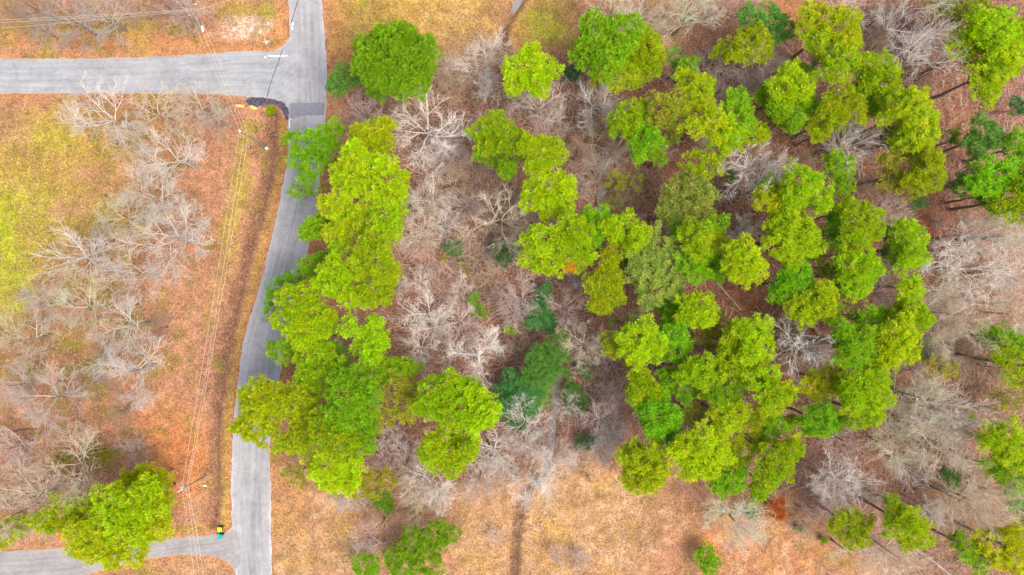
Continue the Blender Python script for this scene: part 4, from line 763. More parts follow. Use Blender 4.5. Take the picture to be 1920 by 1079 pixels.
BARE = [
 # west field
 (210,225,62,'W','w',13),(292,212,52,'W','c',11),(375,205,46,'W','c',10),(405,222,30,'F','g',7),(245,265,35,'W','c',9),(330,300,56,'W','w',14),(290,370,50,'W','w',13),(235,410,44,'W','n',10),(325,445,68,'W','w',14),(350,415,40,'W','w',12),
 (145,480,52,'F','w',12),(258,515,50,'W','w',12),(95,568,48,'W','g',10),(160,575,45,'W','n',10),(55,635,50,'W','c',10),(240,610,58,'W','w',12),(248,695,62,'W','w',14),
 (100,745,60,'W','g',13),(25,725,45,'F','g',11),(20,840,48,'F','p',10),(150,870,74,'W','c',13),(60,935,62,'W','c',14),(25,965,44,'W','c',14),(170,720,40,'F','b',8),(190,450,30,'F','g',7),(250,850,30,'F','p',6),
 (300,615,26,'F','b',5),(195,655,26,'F','t',5),(230,770,30,'F','b',5),
 (130,35,56,'F','g',13),(195,30,52,'F','g',12),(60,12,48,'F','b',11),(75,55,30,'F','g',8),(345,22,40,'F','g',11),(255,15,34,'F','t',9),(10,15,35,'F','b',9),(310,10,30,'F','r',7),
 # north woods
 (915,95,42,'F','w',12),(895,130,36,'W','w',10),(860,130,45,'F','t',9),(915,168,30,'B','w',9),(845,165,30,'F','t',7),(675,205,44,'B','p',8),(800,245,66,'W','w',14),(775,205,36,'F','t',9),(830,290,44,'F','p',9),(735,200,25,'F','r',6),
 (1010,195,52,'F','p',12),(1115,190,44,'F','w',12),(1045,225,34,'F','g',8),(970,185,30,'F','g',9),(1150,10,52,'F','n',13),(1190,28,40,'F','w',12),(1288,28,52,'W','n',14),(1250,18,34,'F','t',9),(1340,12,34,'F','p',9),(1400,8,36,'F','p',9),(1000,90,0,'F','t',8),(1330,120,40,'B','p',8),(1360,140,34,'B','p',8),
 (1420,125,46,'F','p',13),(1445,100,36,'F','p',12),(1400,165,28,'F','w',9),(1250,283,20,'B','w',6),(1325,270,22,'B','w',6),(1345,175,26,'F','g',8),(1408,312,60,'W','w',14),(1432,330,34,'F','w',11),(1120,265,48,'F','t',8),(1080,290,34,'F','b',7),(1150,285,26,'F','g',8),
 (1685,40,52,'W','w',16),(1712,100,60,'W','w',16),(1590,18,42,'F','w',12),(1640,90,40,'F','t',8),(1600,275,46,'F','w',14),(1630,260,30,'F','p',10),(1655,30,30,'F','b',8),(1900,12,35,'F','b',8),(1740,140,30,'F','b',6),(1780,40,30,'F','b',8),(1575,60,0,'F','b',8),
 (1395,430,34,'B','w',11),(1505,648,56,'W','w',15),(1530,665,36,'F','p',12),(1480,625,34,'F','t',9),(1655,400,34,'F','p',10),(1620,370,30,'F','b',7),(1650,550,38,'F','p',11),(1640,340,26,'F','b',6),(1690,395,24,'F','w',8),
 (1800,500,70,'W','w',15),(1765,540,46,'W','c',15),(1870,445,54,'W','c',15),(1820,440,46,'W','w',14),(1770,585,56,'F','c',16),(1780,610,42,'W','c',15),(1885,570,54,'W','c',14),(1905,510,45,'F','w',13),(1850,510,46,'F','t',10),(1755,660,36,'F','p',12),(1765,635,34,'W','c',14),
 (1720,745,56,'F','n',16),(1760,770,58,'F','w',16),(1700,795,56,'F','c',16),(1745,825,56,'W','c',16),(1800,810,50,'F','w',15),(1680,840,46,'W','n',14),(1780,855,42,'W','c',15),(1710,875,40,'F','w',13),(1585,915,54,'F','w',13),(1555,900,36,'W','w',12),(1580,825,40,'F','p',8),
 (1830,945,62,'F','c',15),(1795,935,42,'W','c',14),(1860,925,40,'W','c',14),(1375,975,56,'W','n',12),(1390,990,42,'F','w',11),(1680,1045,52,'F','c',14),(1600,1045,36,'W','c',12),(1650,1020,30,'F','w',10),(1830,670,52,'F','t',9),(1870,690,36,'F','b',8),(1870,770,42,'F','b',7),(1890,440,36,'F','w',13),(1730,700,26,'F','p',9),
 (1745,955,26,'W','w',13),(1475,790,20,'B','p',7),(1710,650,26,'F','g',9),(1700,470,0,'F','b',7),(1900,800,0,'F','b',8),(1910,590,40,'W','c',13),
 # middle woods
 (805,370,46,'F','w',11),(785,375,34,'F','p',10),(850,345,40,'F','t',8),(880,310,40,'F','b',8),(790,430,38,'W','c',11),(830,420,34,'F','w',10),(775,450,36,'F','p',10),(940,410,58,'W','c',14),(920,380,42,'F','b',9),(960,430,40,'F','t',9),(850,300,34,'F','p',8),(870,385,34,'F','p',7),
 (745,530,26,'W','w',9),(785,525,22,'F','w',7),(865,532,20,'W','w',7),(920,520,28,'F','t',7),(928,560,20,'B','p',6),(870,450,26,'F','t',6),(800,590,44,'F','w',12),(815,615,36,'W','w',12),(860,605,42,'F','p',10),(785,655,36,'F','w',10),(895,670,52,'W','w',13),(910,640,30,'F','w',11),(650,645,30,'B','p',11),
 (1075,530,32,'B','p',10),(1060,580,40,'F','p',10),(980,560,40,'F','p',8),(965,590,34,'F','p',8),(990,620,32,'F','b',6),(970,655,30,'F','b',6),(1095,645,42,'W','c',11),(1110,660,34,'F','p',9),(1120,690,24,'F','t',7),(1065,760,22,'W','w',6),(1145,745,30,'F','p',9),(1130,790,42,'F','p',10),(1150,820,36,'F','w',10),(1130,850,26,'F','w',9),
 (985,795,44,'W','w',12),(985,830,34,'F','p',9),(1030,880,46,'W','w',13),(1000,905,42,'W','w',12),(1060,860,32,'F','p',9),(940,800,0,'F','t',8),(735,830,40,'B','p',9),(765,855,38,'B','p',9),(715,865,30,'B','p',8),(800,905,46,'F','w',11),(820,935,36,'B','w',10),(775,920,34,'F','c',10),(760,890,30,'F','t',8),(925,850,46,'F','w',11),(900,900,38,'F','p',9),(940,880,36,'B','w',9),
 (790,965,40,'F','t',8),(715,985,38,'F','r',6),(690,1010,34,'F','p',6),(640,935,30,'F','w',8),(665,940,24,'F','w',7),(930,1005,18,'F','p',4),(600,900,24,'F','r',5),(1155,870,20,'F','r',5),(1110,760,26,'F','r',6),(560,870,24,'F','t',5),(850,1000,20,'F','r',5),(1045,1040,18,'F','p',3),(1090,1050,22,'F','p',3),
 (1140,330,26,'F','b',6),(1120,310,28,'F','g',6),(1175,380,24,'F','b',6),(1090,345,22,'F','g',6),(1590,875,24,'F','r',6),(1520,870,28,'F','r',6),(1530,930,28,'F','r',6),(1340,660,18,'F','g',8),(1640,930,24,'F','t',8),(1240,50,24,'F','t',7),
]
def place_bare(x, y, r, kind, c, H):
    bh, br = BASE[kind]; h = H * .62
    p = P(x, y, h); gx = (x - 960) * (CAMH - h) / CAMH + 960; gy = (y - 539.5) * (CAMH - h) / CAMH + 539.5
    g = G(gx, gy); k = r * S * (CAMH - H * .8) / CAMH / br * (1.06 if kind != 'U' else 1.0)
    nm = {'W': 'bare_tree', 'F': 'bare_tree', 'B': 'blossom_tree', 'U': 'bare_shrub'}[kind]
    o = empty(nm, g, random.random() * 6.28); o.scale = (k, k, H / bh)
    src = random.choice(PROTO[kind]); cc = np.array(BC[c]) * random.uniform(.88, 1.1) * (1.14 if (x > 640 and c in 'wcn') else .86 if x < 520 else 1.0)
    for n, me in src:
        ch = link(n, me, o); tk = (.42 if n == 'trunk' else 1.0) * cc; ch.color = (*[float(v) for v in tk], 1)
    kd = {'bare_tree': 'tree', 'blossom_tree': 'tree', 'bare_shrub': 'shrub'}[nm]
    size = 'huge' if r > 55 else 'wide' if r > 43 else 'medium' if r > 30 else 'small'
    ds = {'W': f'{size} {BN[c]} thick-forked leafless tree', 'F': f'{size} {BN[c]} fine-twigged leafless tree', 'B': f'{size} {BN[c]} budding tree', 'U': f'{BN[c]} leafless woodland shrub'}[kind]
    tag(o, None, kd, 'leafless trees' if kd == 'tree' else 'leafless shrubs'); plan_label(o, ds, x, y); return o
for (x, y, r, kd, c, H) in BARE:
    if r > 0: place_bare(x, y, r * (1.08 if x < 520 else 1.06), kd, c, H * (.85 if x < 520 else 1.0))
# saplings and bare shrubs on the wood floor, in the gaps between crowns
SHR = []
gapz = [(720, 960, 300, 700), (960, 1180, 560, 900), (1150, 1500, 300, 450), (1620, 1900, 380, 720), (1500, 1900, 780, 1060), (720, 900, 820, 960), (1060, 1260, 200, 350), (880, 1060, 120, 220), (1400, 1780, 60, 330), (1350, 1600, 230, 330)]
tries = 0
while len(SHR) < 100 and tries < 5000:
    tries += 1; z = random.choice(gapz); x = random.uniform(z[0], z[1]); y = random.uniform(z[2], z[3])
    if any(math.hypot(x - a, y - b) < 24 for a, b in SHR): continue
    if any(math.hypot(x - q[0], y - q[1]) < q[2] for t in PINES for q in t[0]): continue
    SHR.append((x, y)); place_bare(x, y, random.uniform(13, 24), 'U', random.choice('pbtrgp'), random.uniform(2.5, 4.5))

# ------------------------------------------------------------------ undergrowth and grass nobody could count
def scatter(name, n, region, hgt, width, cols, seed, lean=.7, label=None, cat=None, rmin=4):
    r = np.random.default_rng(seed); px = r.uniform(-60, 1980, n * 3); py = r.uniform(-60, 1140, n * 3)
    keep = r.random(n * 3) < region(px, py); px, py = px[keep][:n], py[keep][:n]; n = len(px)
    keep = road_dist(px, py) > rmin; px, py = px[keep], py[keep]; n = len(px)
    z = ground_z(px, py); b = np.stack([(px - 960) * S, (539.5 - py) * S, z - .03], -1)
    a = r.random(n) * 6.283; h = hgt[0] + (hgt[1] - hgt[0]) * r.random(n) ** 1.6
    d = np.stack([np.cos(a) * lean, np.sin(a) * lean, np.full(n, 1.)], -1) * h[:, None] * (.5 + r.random((n, 1)))
    m = b + d * .5 + (r.random((n, 3)) - .5) * h[:, None] * .3; t = b + d + (r.random((n, 3)) - .5) * h[:, None] * .5
    wv = np.stack([-np.sin(a), np.cos(a), np.zeros(n)], -1) * (width * (.6 + .8 * r.random(n)))[:, None] + (r.random((n, 3)) - .5) * width * .8
    V = np.stack([b - wv, b + wv, m + wv * .8, m - wv * .8, t], 1).reshape(-1, 3)
    i = np.arange(n)[:, None] * 5
    F = np.concatenate([i + np.array([[0, 1, 2]]), i + np.array([[0, 2, 3]]), i + np.array([[3, 2, 4]])])
    c = np.array([C.get(k, BC.get(k, k)) if isinstance(k, str) else k for k in cols])[r.integers(0, len(cols), n)] * (.7 + .6 * r.random((n, 1)))
    me = mesh_np(name, V, F, M_STEM, np.repeat(c, 5, 0))
    return tag(link(name, me), label, cat, kind='stuff')
def woodmask(px, py):
    w_ = np.clip((px - 660) / 50, 0, 1) * np.clip((py - 110 + np.clip(px - 1250, 0, 400) * .3) / 40, 0, 1)
    bot = np.interp(px, [600, 700, 860, 960, 1050, 1160, 1260, 1420, 1520, 1620, 1750, 2200], [890, 960, 960, 920, 860, 880, 900, 940, 970, 1070, 1130, 1300])
    w_ *= np.clip((bot - py) / 30, 0, 1)
    clear = np.exp(-(((px - 1740) / 65) ** 2 + ((py - 432) / 40) ** 2)) * .9 + np.exp(-(((px - 1400) / 90) ** 2 + ((py - 560) / 30) ** 2)) * .7
    return w_ * (1 - np.clip(clear, 0, 1)) * (.15 + 1.1 * fbm(px, py, 55, 12, 3) ** 1.5 * 1.6)
scatter('undergrowth', 70000, woodmask, (.3, 2.4), .022, ['p', 'b', 't', 'r', 'b', 'g', 't', 'r'], 3, 1.3, 'tangled brown undergrowth of thin stems over the wood floor', 'undergrowth')
def centre_brush(px, py):
    return np.exp(-(((px - 900) / 170) ** 2 + ((py - 450) / 260) ** 2) ** 1.5) + .9 * np.exp(-(((px - 1100) / 90) ** 2 + ((py - 770) / 120) ** 2) ** 1.5) + .8 * np.exp(-(((px - 840) / 150) ** 2 + ((py - 160) / 50) ** 2)) + .7 * np.exp(-(((px - 1820) / 110) ** 2 + ((py - 560) / 160) ** 2) ** 1.5)
scatter('undergrowth', 45000, lambda x, y: centre_brush(x, y) * (x > 720) * np.clip(fbm(x, y, 40, 5, 3) * 1.5 - .2, 0, 1), (.8, 3.2), .02, ['p', 'p', 't', 'b', 'g', 'p'], 4, 1.2, 'pale pinkish thicket of thin bare saplings in the gaps between the pines', 'thicket')
def dry(px, py):
    m = np.clip((py - 900) / 60, 0, 1) * (px > 505) * (px < 1500) + np.clip((140 - py) / 40, 0, 1) * (px > 612) * (px < 1250)
    m = m * np.clip(1.1 - woodmask(px, py), 0, 1); 
    return m * np.clip(fbm(px, py, 30, 61, 3) * 2 - .4, 0, 1)
scatter('dry_grass', 60000, dry, (.12, .5), .03, ['straw', (.44, .27, .11), (.40, .22, .08), 'gold', (.30, .17, .08), (.48, .32, .16)], 5, .9, 'dry straw-coloured grass of the southern and northern clearings', 'grass')
def fieldg(px, py): return (px < itp(Ly, py) - 4) * np.clip(fbm(px, py, 26, 71, 4) * 2.4 - .75, 0, 1)
scatter('field_grass', 30000, fieldg, (.08, .3), .03, ['olive', 'gold', 'moss', 'litter', 'gold'], 6, .9, 'short olive and gold grass of the western field', 'grass')
scatter('verge_grass', 16000, lambda x, y: np.exp(-((road_dist(x, y) - 2) / 3.0) ** 2) * np.clip(fbm(x, y, 14, 88, 3) * 3 - 1.0, 0, 1), (.1, .32), .03, ['gold', 'straw', 'fringe', 'litter', 'olive'], 16, 1.4, 'ragged dry grass creeping over the edges of the asphalt', 'grass', -2.5)
scatter('ground_ivy', 14000, lambda x, y: woodmask(x, y) * np.clip(fbm(x, y, 38, 188, 4) * 5 - 2.9, 0, 1), (.15, .8), .05, [(.16, .24, .03), (.22, .26, .03), (.10, .22, .05), (.28, .27, .04)], 17, 1.5, 'low green creepers in patches on the wood floor', 'creeper')
# fallen leaves: small curled quads
def leaves(name, n, region, cols, seed, label, rmin=1.5, lift=0.0, sc=1.0, cat='leaves'):
    r = np.random.default_rng(seed); px = r.uniform(-60, 1980, n * 3); py = r.uniform(-60, 1140, n * 3)
    keep = (r.random(n * 3) < region(px, py)) & (road_dist(px, py) > rmin); px, py = px[keep][:n], py[keep][:n]; n = len(px)
    z = np.where(road_dist(px, py) < 1.8, .052, ground_z(px, py) + .015) + .03 * r.random(n); c0 = np.stack([(px - 960) * S, (539.5 - py) * S, z], -1)
    a = r.random(n) * 6.283; s = (.05 + .075 * r.random(n)) * sc; u = np.stack([np.cos(a), np.sin(a), (r.random(n) - .5) * .9], -1) * s[:, None]; v = np.stack([-np.sin(a), np.cos(a), (r.random(n) - .5) * .9], -1) * s[:, None] * .7
    V = np.stack([c0 - u, c0 + v, c0 + u, c0 - v], 1).reshape(-1, 3); c = np.array(cols)[r.integers(0, len(cols), n)] * (.75 + .5 * r.random((n, 1)))
    tag(link(name, mesh_np(name, V, np.arange(n * 4).reshape(-1, 4), M_STEM, np.repeat(c, 4, 0))), label, cat, kind='stuff')
leaves('fallen_leaves', 65000, lambda x, y: np.clip(fbm(x, y, 50, 19, 3) * 2 - .35, .08, 1) * np.where(x < itp(Ly, y), 1, .6), [(.36, .17, .10), (.42, .22, .14), (.22, .09, .05), (.48, .28, .18), (.30, .13, .07), (.13, .06, .035)], 8,
       'brown and salmon fallen leaves spread over the field and wood floor', sc=1.25)

leaves('roadside_gravel', 16000, lambda x, y: np.exp(-((road_dist(x, y) - .6) / 2.0) ** 2) * vnoise(x, y, 9, 8) ** 1.5, [(.42, .36, .31), (.30, .26, .23), (.36, .19, .11), (.48, .40, .32), (.22, .16, .12)], 12,
       'loose gravel and grit crumbling along the edges of the asphalt', -5, 0, .9, 'gravel')
leaves('drifted_leaves', 2500, lambda x, y: np.exp(-((road_dist(x, y) + 1) / 6) ** 2) * vnoise(x, y, 16, 18) ** 2 + .03, [(.40, .20, .10), (.46, .30, .15), (.28, .12, .06)], 13,
       'dry brown leaves drifted onto the asphalt', -60, 0, 1.0)
# ------------------------------------------------------------------ poles, wires, sign
M_POLE = simple('pole_wood', (.22, .19, .15), .9, 4.0, .7, 1.25)
M_POLEO = simple('treated_pole_wood', (.42, .22, .12), .9, 4.0, .75, 1.2)
M_GALV = simple('galvanised_steel', (.55, .56, .58), .45, 6.0, .85, 1.1, .4)
M_PORC = simple('porcelain', (.72, .71, .68), .35, 4.0, .9, 1.05)
M_WIRE = simple('bare_aluminium_wire', (.50, .44, .38), .5, 2.0, .9, 1.1)
M_CABLE = simple('dark_cable', (.10, .09, .09), .6, 2.0, .9, 1.1)
def pole(base, top, h, rad, mt, label, arm=None, armlen=2.0):
    g = G(*base); t = P(*top, h); root = empty('utility_pole', g); tag(root, label, 'utility pole', 'utility poles')
    rel = t - g
    mb = MB(); mb.tube([(0, 0, -.4), rel * .33, rel * .66, rel], [rad * 1.25, rad * 1.1, rad * .95, rad * .8], 12); mb.build('post', mt, root, smooth=False)
    if arm is not None:
        a = arm; c = rel - np.array([0, 0, .5]); d = np.array([math.cos(a), math.sin(a), 0])
        mb = MB(); mb.box(c, (armlen, .11, .13), a); mb.build('crossarm', M_POLEO if mt is M_POLE else M_POLE, root, bevel=.01)
        for s_ in (-.46, 0, .46):
            q = c + d * armlen * s_; mb = MB()
            mb.tube([q + np.array([0, 0, .06]), q + np.array([0, 0, .14]), q + np.array([0, 0, .2]), q + np.array([0, 0, .26]), q + np.array([0, 0, .34])], [.03, .09, .05, .08, .04], 10); mb.build('insulator', M_PORC, root, smooth=True)
        for s_ in (-.3, .3):
            q = c + d * armlen * s_; mb = MB(); mb.tube([q, rel * (1 - 1.3 / h)], .02, 5); mb.build('brace', M_GALV, root)
    return root, rel, g
A_, relA, gA = pole((406, 52), (359, 17), 9.6, .15, M_POLEO, 'leaning orange-brown utility pole beside the small trees north of the side road', R(60), 2.2)
B_, relB, gB = pole((499, 276), (450, 247), 10.8, .16, M_POLE, 'dark utility pole with stacked insulators in the grass strip left of the main road')
C_, relC, gC = pole((388, 891), (343, 917), 9.6, .12, M_POLE, 'dark utility pole carrying a grey transformer beside the driveway', R(-65), 2.2)
for z_, lab in ((-.1, 0), (-2.0, 0), (-3.3, 0)):
    q = relB * (1 + z_ / 10.8); mb = MB(); mb.tube([q, q + np.array([-.12, .2, .05]), q + np.array([-.16, .28, .16])], [.03, .06, .1], 8); mb.build('insulator', M_PORC, B_, smooth=True)
mb = MB(); q = relB; mb.tube([q, q + np.array([0, 0, .08]), q + np.array([0, 0, .2]), q + np.array([0, 0, .3])], [.14, .16, .1, .05], 10); mb.build('pole_cap', M_PORC, B_, smooth=True)
mb = MB(); q = np.array([0, 0, .5]); mb.box((.1, -.25, .25), (.5, .4, .5), .5); mb.build('ground_box', M_PORC, B_, bevel=.03)
# transformer with lid, bushings, fins
q = relC * .82 + np.array([-.55, -.1, 0]); tr = MB(); tr.tube([q + np.array([0, 0, -.5]), q + np.array([0, 0, .45]), q + np.array([0, 0, .5]), q + np.array([0, 0, .58])], [.3, .31, .33, .16], 20)
tro = tr.build('transformer', M_GALV, C_, smooth=False)
for i in range(2):
    mb = MB(); o = q + np.array([.14 * (-1) ** i, .08, .55]); mb.tube([o, o + np.array([0, 0, .12]), o + np.array([0, 0, .2]), o + np.array([0, 0, .32])], [.05, .08, .05, .03], 8); mb.build('bushing', M_PORC, tro, smooth=True)
mb = MB(); mb.box(q + np.array([.35, 0, 0]), (.35, .12, .5)); mb.build('bracket', M_GALV, C_)
mb = MB(); mb.tube([relC * .95, relC * .95 + np.array([-.5, -.3, .25]), relC * .95 + np.array([-1.0, -.6, .2])], [.03, .05, .03], 6); mb.build('cutout_fuse', M_PORC, C_)

def wire(pts, r, mt, name, label, sag=.5, cat='wire', group=None):
    mb = MB(); path = []
    for a, b in zip(pts[:-1], pts[1:]):
        a, b = np.array(a), np.array(b)
        for t in np.linspace(0, 1, 14, endpoint=False): c = a * (1 - t) + b * t; c[2] -= 4 * sag * t * (1 - t); path.append(c)
    path.append(np.array(pts[-1])); mb.tube(path, r, 5); o = mb.build(name, mt); tag(o, label, cat, group); return o
AT = gA + relA; BT = gB + relB; CT = gC + relC
def on(g, rel, f, off=(0, 0, 0)): return g + rel * f + np.array(off)
D0 = P(392, 1220, 8.8); D1 = P(398, 1220, 8.0); D2 = P(408, 1220, 7.2)
ga = 'overhead power wires'
wire([on(gA, relA, 1.0, (-.5, -.3, -.2)), on(gB, relB, .99, (-.1, .1, .1)), on(gC, relC, .96, (-.35, .1, 0)), P(378, 1200, 8.8)], .017, M_WIRE, 'power_line', 'pale overhead power wire from the northern pole, westernmost of the three crossing the field', .35, group=ga)
wire([on(gA, relA, .96, (0, 0, 0)), on(gB, relB, .81, (-.1, .2, .1)), on(gC, relC, .95, (.3, -.1, 0)), P(388, 1200, 8.6)], .017, M_WIRE, 'power_line', 'pale overhead power wire from the northern pole, middle of the three crossing the field', .35, group=ga)
wire([on(gA, relA, .92, (.5, .2, 0)), on(gB, relB, .68, (-.1, .2, .1)), on(gC, relC, .84, (.2, -.1, .1)), P(399, 1200, 7.4)], .02, M_WIRE, 'power_line', 'pale overhead power wire from the northern pole, easternmost of the three crossing the field', .45, group=ga)
for i, (y0, yy, nm) in enumerate(((43, 17, 'northernmost'), (51, 20, 'middle'), (64, 26, 'southernmost'))):
    p0 = P(-300, y0 + (9 if i < 2 else 14), 8.6); wire([p0, on(gA, relA, .99 - i * .03, (-.1 + .2 * i, .0, -.1))], .018, M_WIRE, 'power_line', f'pale overhead wire above the northern verge of the side road, {nm} of three', .3, group=ga)
wire([on(gA, relA, .9, (.2, .1, 0)), P(452, -8, 8.6), P(620, -90, 8.2)], .017, M_WIRE, 'power_line', 'pale overhead wire running from the northern pole towards the upper road', .15, group=ga)
# cable closure on the wires south of the northern pole
p = P(379.5, 54.5, 8.6); mb = MB(); mb.tube([p + np.array([-.1, .5, 0]), p + np.array([-.06, .3, 0]), p + np.array([.06, -.3, 0]), p + np.array([.1, -.5, 0])], [.04, .17, .17, .04], 12)
tag(mb.build('cable_closure', M_PORC), 'white cable closure hanging on the wires just below the northern pole', 'cable closure')
# guy wire with its cover and the anchor, by the driveway pole
g0 = G(376, 909); mb = MB(); t_ = on(gC, relC, .75); mb.tube([P(388, 897) + np.array([1.4, .4, 0]), t_], .02, 5); tag(mb.build('guy_wire', M_GALV), 'thin steel guy wire bracing the transformer pole by the driveway', 'guy wire')
def log(pts, r0, r1, mt, label, name='fallen_log', stubs=3):
    mb = MB(); q = []
    for i, (x, y) in enumerate(pts): g = G(x, y); q.append(g + np.array([0, 0, r0 * .7 + .05 * (i % 2)]))
    n = len(q); root = empty(name, q[0]); o = q[0]; qq = [v - o for v in q]
    path = []; 
    for a, b in zip(qq[:-1], qq[1:]):
        for t in (0, .25, .5, .75): path.append(a * (1 - t) + b * t + (rng.random(3) - .5) * .05)
    path.append(qq[-1]); m = len(path)
    mb.tube(path, [r0 + (r1 - r0) * i / (m - 1) for i in range(m)], 9); mb.build('stem', mt, root, smooth=False)
    for s_ in range(stubs):
        i = int(rng.random() * (m - 1)); d = (rng.random(3) - .5) * 1.4; d[2] = abs(d[2]) * .8; sb = MB(); sb.tube([path[i], path[i] + d * .6, path[i] + d], [r1 * .6, r1 * .4, .012], 5); sb.build('branch_stub', mt, root)
    tag(root, label, 'log', 'fallen logs and trunks'); return root
M_LOGP = simple('barkless_log', (.46, .33, .26), .85, 3.0, .75, 1.2); M_LOGD = simple('rotten_log', (.13, .085, .065), .95, 3.0, .7, 1.3); M_LOGG = simple('grey_log', (.36, .31, .29), .9, 3.0, .75, 1.2)
for pts, r0, r1, m_, lab in [
    ([(1326, 508), (1350, 537), (1372, 562), (1390, 583)], .16, .12, M_LOGP, 'pale fallen log lying diagonally in the open below the rounded lime pine'),
    ([(1462, 242), (1500, 250), (1543, 262)], .14, .1, M_LOGP, 'pale fallen log in the leaf litter above the wide white tree'),
    ([(1484, 312), (1515, 296), (1545, 280)], .2, .14, M_LOGD, 'dark fallen log right of the wide white tree'),
    ([(662, 566), (667, 590), (671, 616)], .17, .13, M_LOGG, 'grey fallen log in the gap between the roadside pines'),
    ([(899, 480), (898, 520), (897, 556)], .1, .07, M_LOGD, 'thin dark log pointing down through the bare central woods'),
    ([(1700, 1018), (1740, 1045), (1790, 1085)], .22, .18, M_LOGG, 'long grey fallen log at the lower right beside the olive pines'),
    ([(1490, 945), (1530, 975), (1550, 988)], .12, .08, M_LOGD, 'slim dark log beside the orange autumn shrub'),
    ([(1120, 340), (1150, 285), (1165, 262)], .3, .22, M_LOGG, 'thick grey fallen trunk beside the northern creek water'),
    ([(1075, 320), (1110, 308)], .1, .07, M_LOGP, 'short pale log left of the northern creek water'),
    ([(1800, 232), (1850, 215), (1880, 208)], .12, .08, M_LOGD, 'dark fallen log under the tall pines of the upper right corner'),
    ([(1640, 478), (1662, 477)], .12, .1, M_LOGD, 'short dark log between the two eastern pines'),
    ([(700, 600), (745, 601), (760, 600)], .09, .06, M_LOGD, 'thin dark branch lying level in the red leaves right of the roadside pines'),
    ([(632, 965), (645, 955), (652, 948)], .08, .05, M_LOGP, 'small bleached branch at the edge of the southern dry field'),
    ([(1455, 612), (1500, 608), (1545, 612)], .12, .08, M_LOGD, 'dark log lying above the dense white tree of the eastern pines'),
    ([(349, 931), (362, 920), (374, 909)], .08, .06, M_POLEO, 'orange-brown timber lying beside the transformer pole'),
    ([(343, 941), (353, 945), (363, 950)], .06, .05, M_LOGP, 'short pale timber lying below the transformer pole'),
    ([(2, 820), (40, 806), (72, 804)], .14, .1, M_LOGD, 'dark trunk lying in the leaves of the lower left field'),
    ([(165, 488), (190, 498), (205, 505)], .12, .09, M_LOGD, 'dark short trunk below the grey tree in the western field'),
    ([(479, 237), (482, 245), (478, 252)], .05, .04, M_LOGD, 'tiny dark stick in the grass above the field pole')]:
    log(pts, r0, r1, m_, lab)
# pale marker plate by the driveway pole, water meter box near the field pole
g = G(385, 910); mb = MB(); mb.box(g + np.array([0, 0, .12]), (.62, .26, .14), R(-8), .85); tag(mb.build('meter_box', M_PORC, bevel=.03), 'small white meter box on the ground beside the transformer pole', 'meter box')
g = G(470, 277); mb = MB(); mb.box(g + np.array([0, 0, .35]), (.35, .55, .7), R(5), .9); root = empty('cable_pedestal', g); o = mb.build('housing', simple('pedestal_brown', (.12, .08, .08), .6), None, bevel=.03); o.parent = root; o.location = -g
mb = MB(); mb.box(g + np.array([0, 0, .73]), (.42, .62, .06), R(5)); o = mb.build('lid', simple('pedestal_lid', (.28, .2, .18), .6), None, bevel=.02); o.parent = root; o.location = -g
tag(root, 'small dark brown cable pedestal in the grass by the field utility pole', 'pedestal')
# street name sign at the corner: two crossed blades on a post
g = G(509, 88.5); root = empty('street_sign', g); tag(root, 'street name sign with crossed white blades at the junction verge', 'street sign')
mb = MB(); mb.tube([(0, 0, -.2), (-.0, .0, 2.75)], .045, 8); mb.build('post', M_GALV, root)
M_BLADE = simple('sign_white', (.72, .76, .74), .4, 3.0, .92, 1.05)
for k, (an, z) in enumerate(((R(8), 2.62), (R(98), 2.84))):
    mb = MB(); mb.box((0, 0, z), (.95, .05, .2), an); mb.build('sign_blade', M_BLADE, root, bevel=.008)
mb = MB(); mb.box((-.02, -.05, 2.05), (.6, .04, .6), R(45)); mb.build('sign_plate', M_GALV, root, bevel=.01)

# ------------------------------------------------------------------ wheeled bins
def bin_(px, py, body, lid, rz, label, lidopen=0.0):
    g = G(px, py); g[2] = max(g[2], .01); root = empty('wheeled_bin', g, rz); tag(root, label, 'bin', 'wheeled bins by the driveway mouth')
    mb = MB(); mb.box((0, 0, .55), (.56, .62, .95), 0, 1.0)
    mb.v = [(x * (.82 if z < .3 else 1.12), y * (.8 if z < .3 else 1.12), z) for x, y, z in mb.v]; mb.build('body', body, root, bevel=.04)
    mb = MB(); mb.box((0, 0, 1.06), (.72, .78, .07), 0, .94); mb.build('lid', lid, root, bevel=.03)
    mb = MB(); mb.tube([(-.26, .43, .96), (.26, .43, .96)], .025, 8); mb.build('handle', body, root)
    for s_ in (-1, 1):
        mb = MB(); mb.tube([(s_ * .24, .3, .12), (s_ * .31, .3, .12)], .12, 16); mb.build('wheel', M_TYRE, root)
    return root
M_TYRE = simple('black_rubber', (.02, .02, .02), .8)
bin_(416.5, 989.5, simple('green_bin_plastic', (.02, .10, .03), .45), simple('yellow_bin_plastic', (.62, .62, .01), .4, 3, .93, 1.05), R(2), 'dark green wheeled bin with bright yellow lid on the verge above the driveway')
bin_(417, 1002.5, simple('deep_teal_bin_plastic', (.0, .09, .075), .45), simple('teal_bin_plastic', (.0, .32, .27), .4, 3, .93, 1.05), R(-14), 'teal green wheeled bin standing on the driveway mouth')
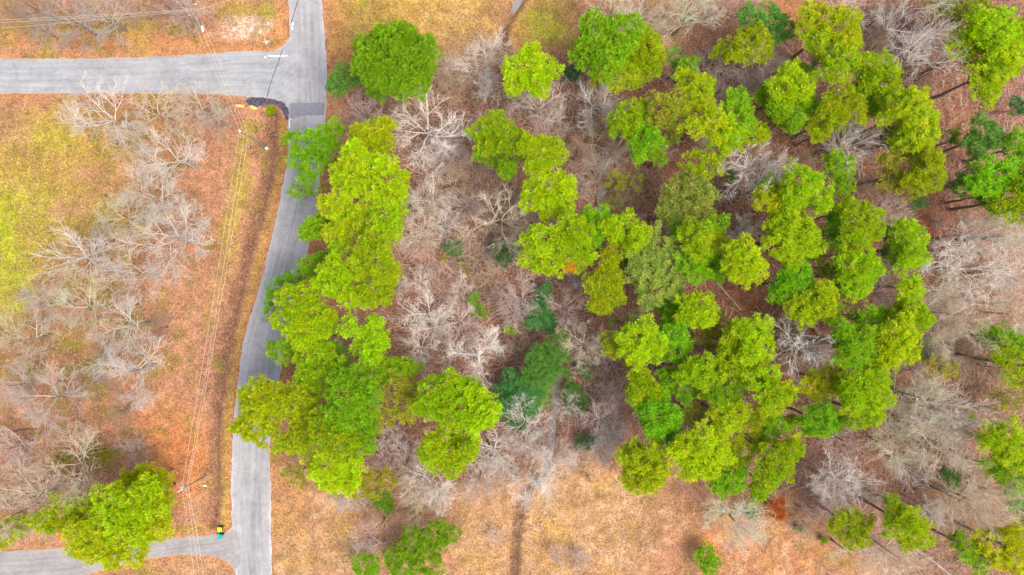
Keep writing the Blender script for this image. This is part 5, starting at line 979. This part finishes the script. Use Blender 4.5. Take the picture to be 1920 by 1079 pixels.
# pale stones by the tar
M_STONE = simple('pale_yellow_stone', (.62, .42, .13), .9, 3.0, .75, 1.15)
def stone(px, py, a, b, h, rz, label, m_=None):
    n = 12; g = G(px, py); vs = []; fs = []
    rr = [1 + (random.random() - .5) * .35 for _ in range(n)]
    for k, (z, s_) in enumerate(((-.05, 1.05), (h * .6, 1.0), (h, .78))):
        for i in range(n): t = 2 * math.pi * i / n; x, y = math.cos(t) * a * rr[i] * s_, math.sin(t) * b * rr[i] * s_; vs.append((x * math.cos(rz) - y * math.sin(rz), x * math.sin(rz) + y * math.cos(rz), z + (random.random() - .5) * h * .3))
    for k in range(2):
        for i in range(n): j = (i + 1) % n; fs.append((k * n + i, k * n + j, (k + 1) * n + j, (k + 1) * n + i))
    fs.append(tuple(2 * n + i for i in range(n))); mb = MB(); mb.add(vs, fs); o = mb.build('rock', m_ or M_STONE); o.location = g; tag(o, label, 'rock', 'pale rocks below the fresh tar'); return o
stone(449, 199.5, .85, .28, .22, R(-6), 'long pale yellow rock, leftmost below the fresh tar'); stone(475, 202.5, .8, .32, .24, R(-18), 'pale yellow rock second from the left below the fresh tar')
stone(498, 206, .5, .32, .22, R(-5), 'small pale yellow rock beside the golden shrub'); 
M_STW = simple('bleached_rock', (.5, .38, .29), .9, 3.0, .75, 1.15)
for i, (x, y, a, b, lab) in enumerate([(418, 50, .3, .15, 'small bleached rock nearest the leaning pole in the northern verge'), (440, 56, .45, .3, 'bleached rock in the stony patch of the northern verge, left one'), (452, 60, .4, .25, 'bleached rock in the stony patch of the northern verge, lower one'), (471, 56, .5, .3, 'largest bleached rock in the stony patch of the northern verge'), (488, 60, .35, .25, 'bleached rock of the stony patch nearest the street sign'), (503, 44, .3, .2, 'bleached rock of the stony patch nearest the main road')]):
    stone(x, y, a, b, .12, R(-20 + i * 23), lab, M_STW)
leaves('pale_gravel', 900, lambda x, y: np.exp(-(((x - 462) / 36) ** 2 + ((y - 54) / 9) ** 2) ** 1.5), [(.6, .48, .38), (.5, .36, .27), (.66, .58, .5)], 31, 'pale gravel and chips in the stony patch of the northern verge')
# blue tarp scrap by the orange shrub
g = G(1438, 941); mb = MB(); nn = 7; vs = []; fs = []
for i in range(nn):
    for j in range(nn): vs.append(((i / 6 - .5) * .9 + random.uniform(-.03, .03), (j / 6 - .5) * .6 + random.uniform(-.03, .03), .1 + .25 * math.exp(-((i - 3) ** 2 + (j - 3) ** 2) / 6) + random.uniform(0, .06)))
for i in range(nn - 1):
    for j in range(nn - 1): a = i * nn + j; fs.append((a, a + nn, a + nn + 1, a + 1))
mb.add(vs, fs); o = mb.build('tarp', simple('blue_tarp', (.02, .07, .2), .4)); o.location = g
sm_ = o.modifiers.new('thickness', 'SOLIDIFY'); sm_.thickness = .02
tag(o, 'small crumpled dark blue tarp beside the orange autumn shrub', 'tarp')
finish_labels()
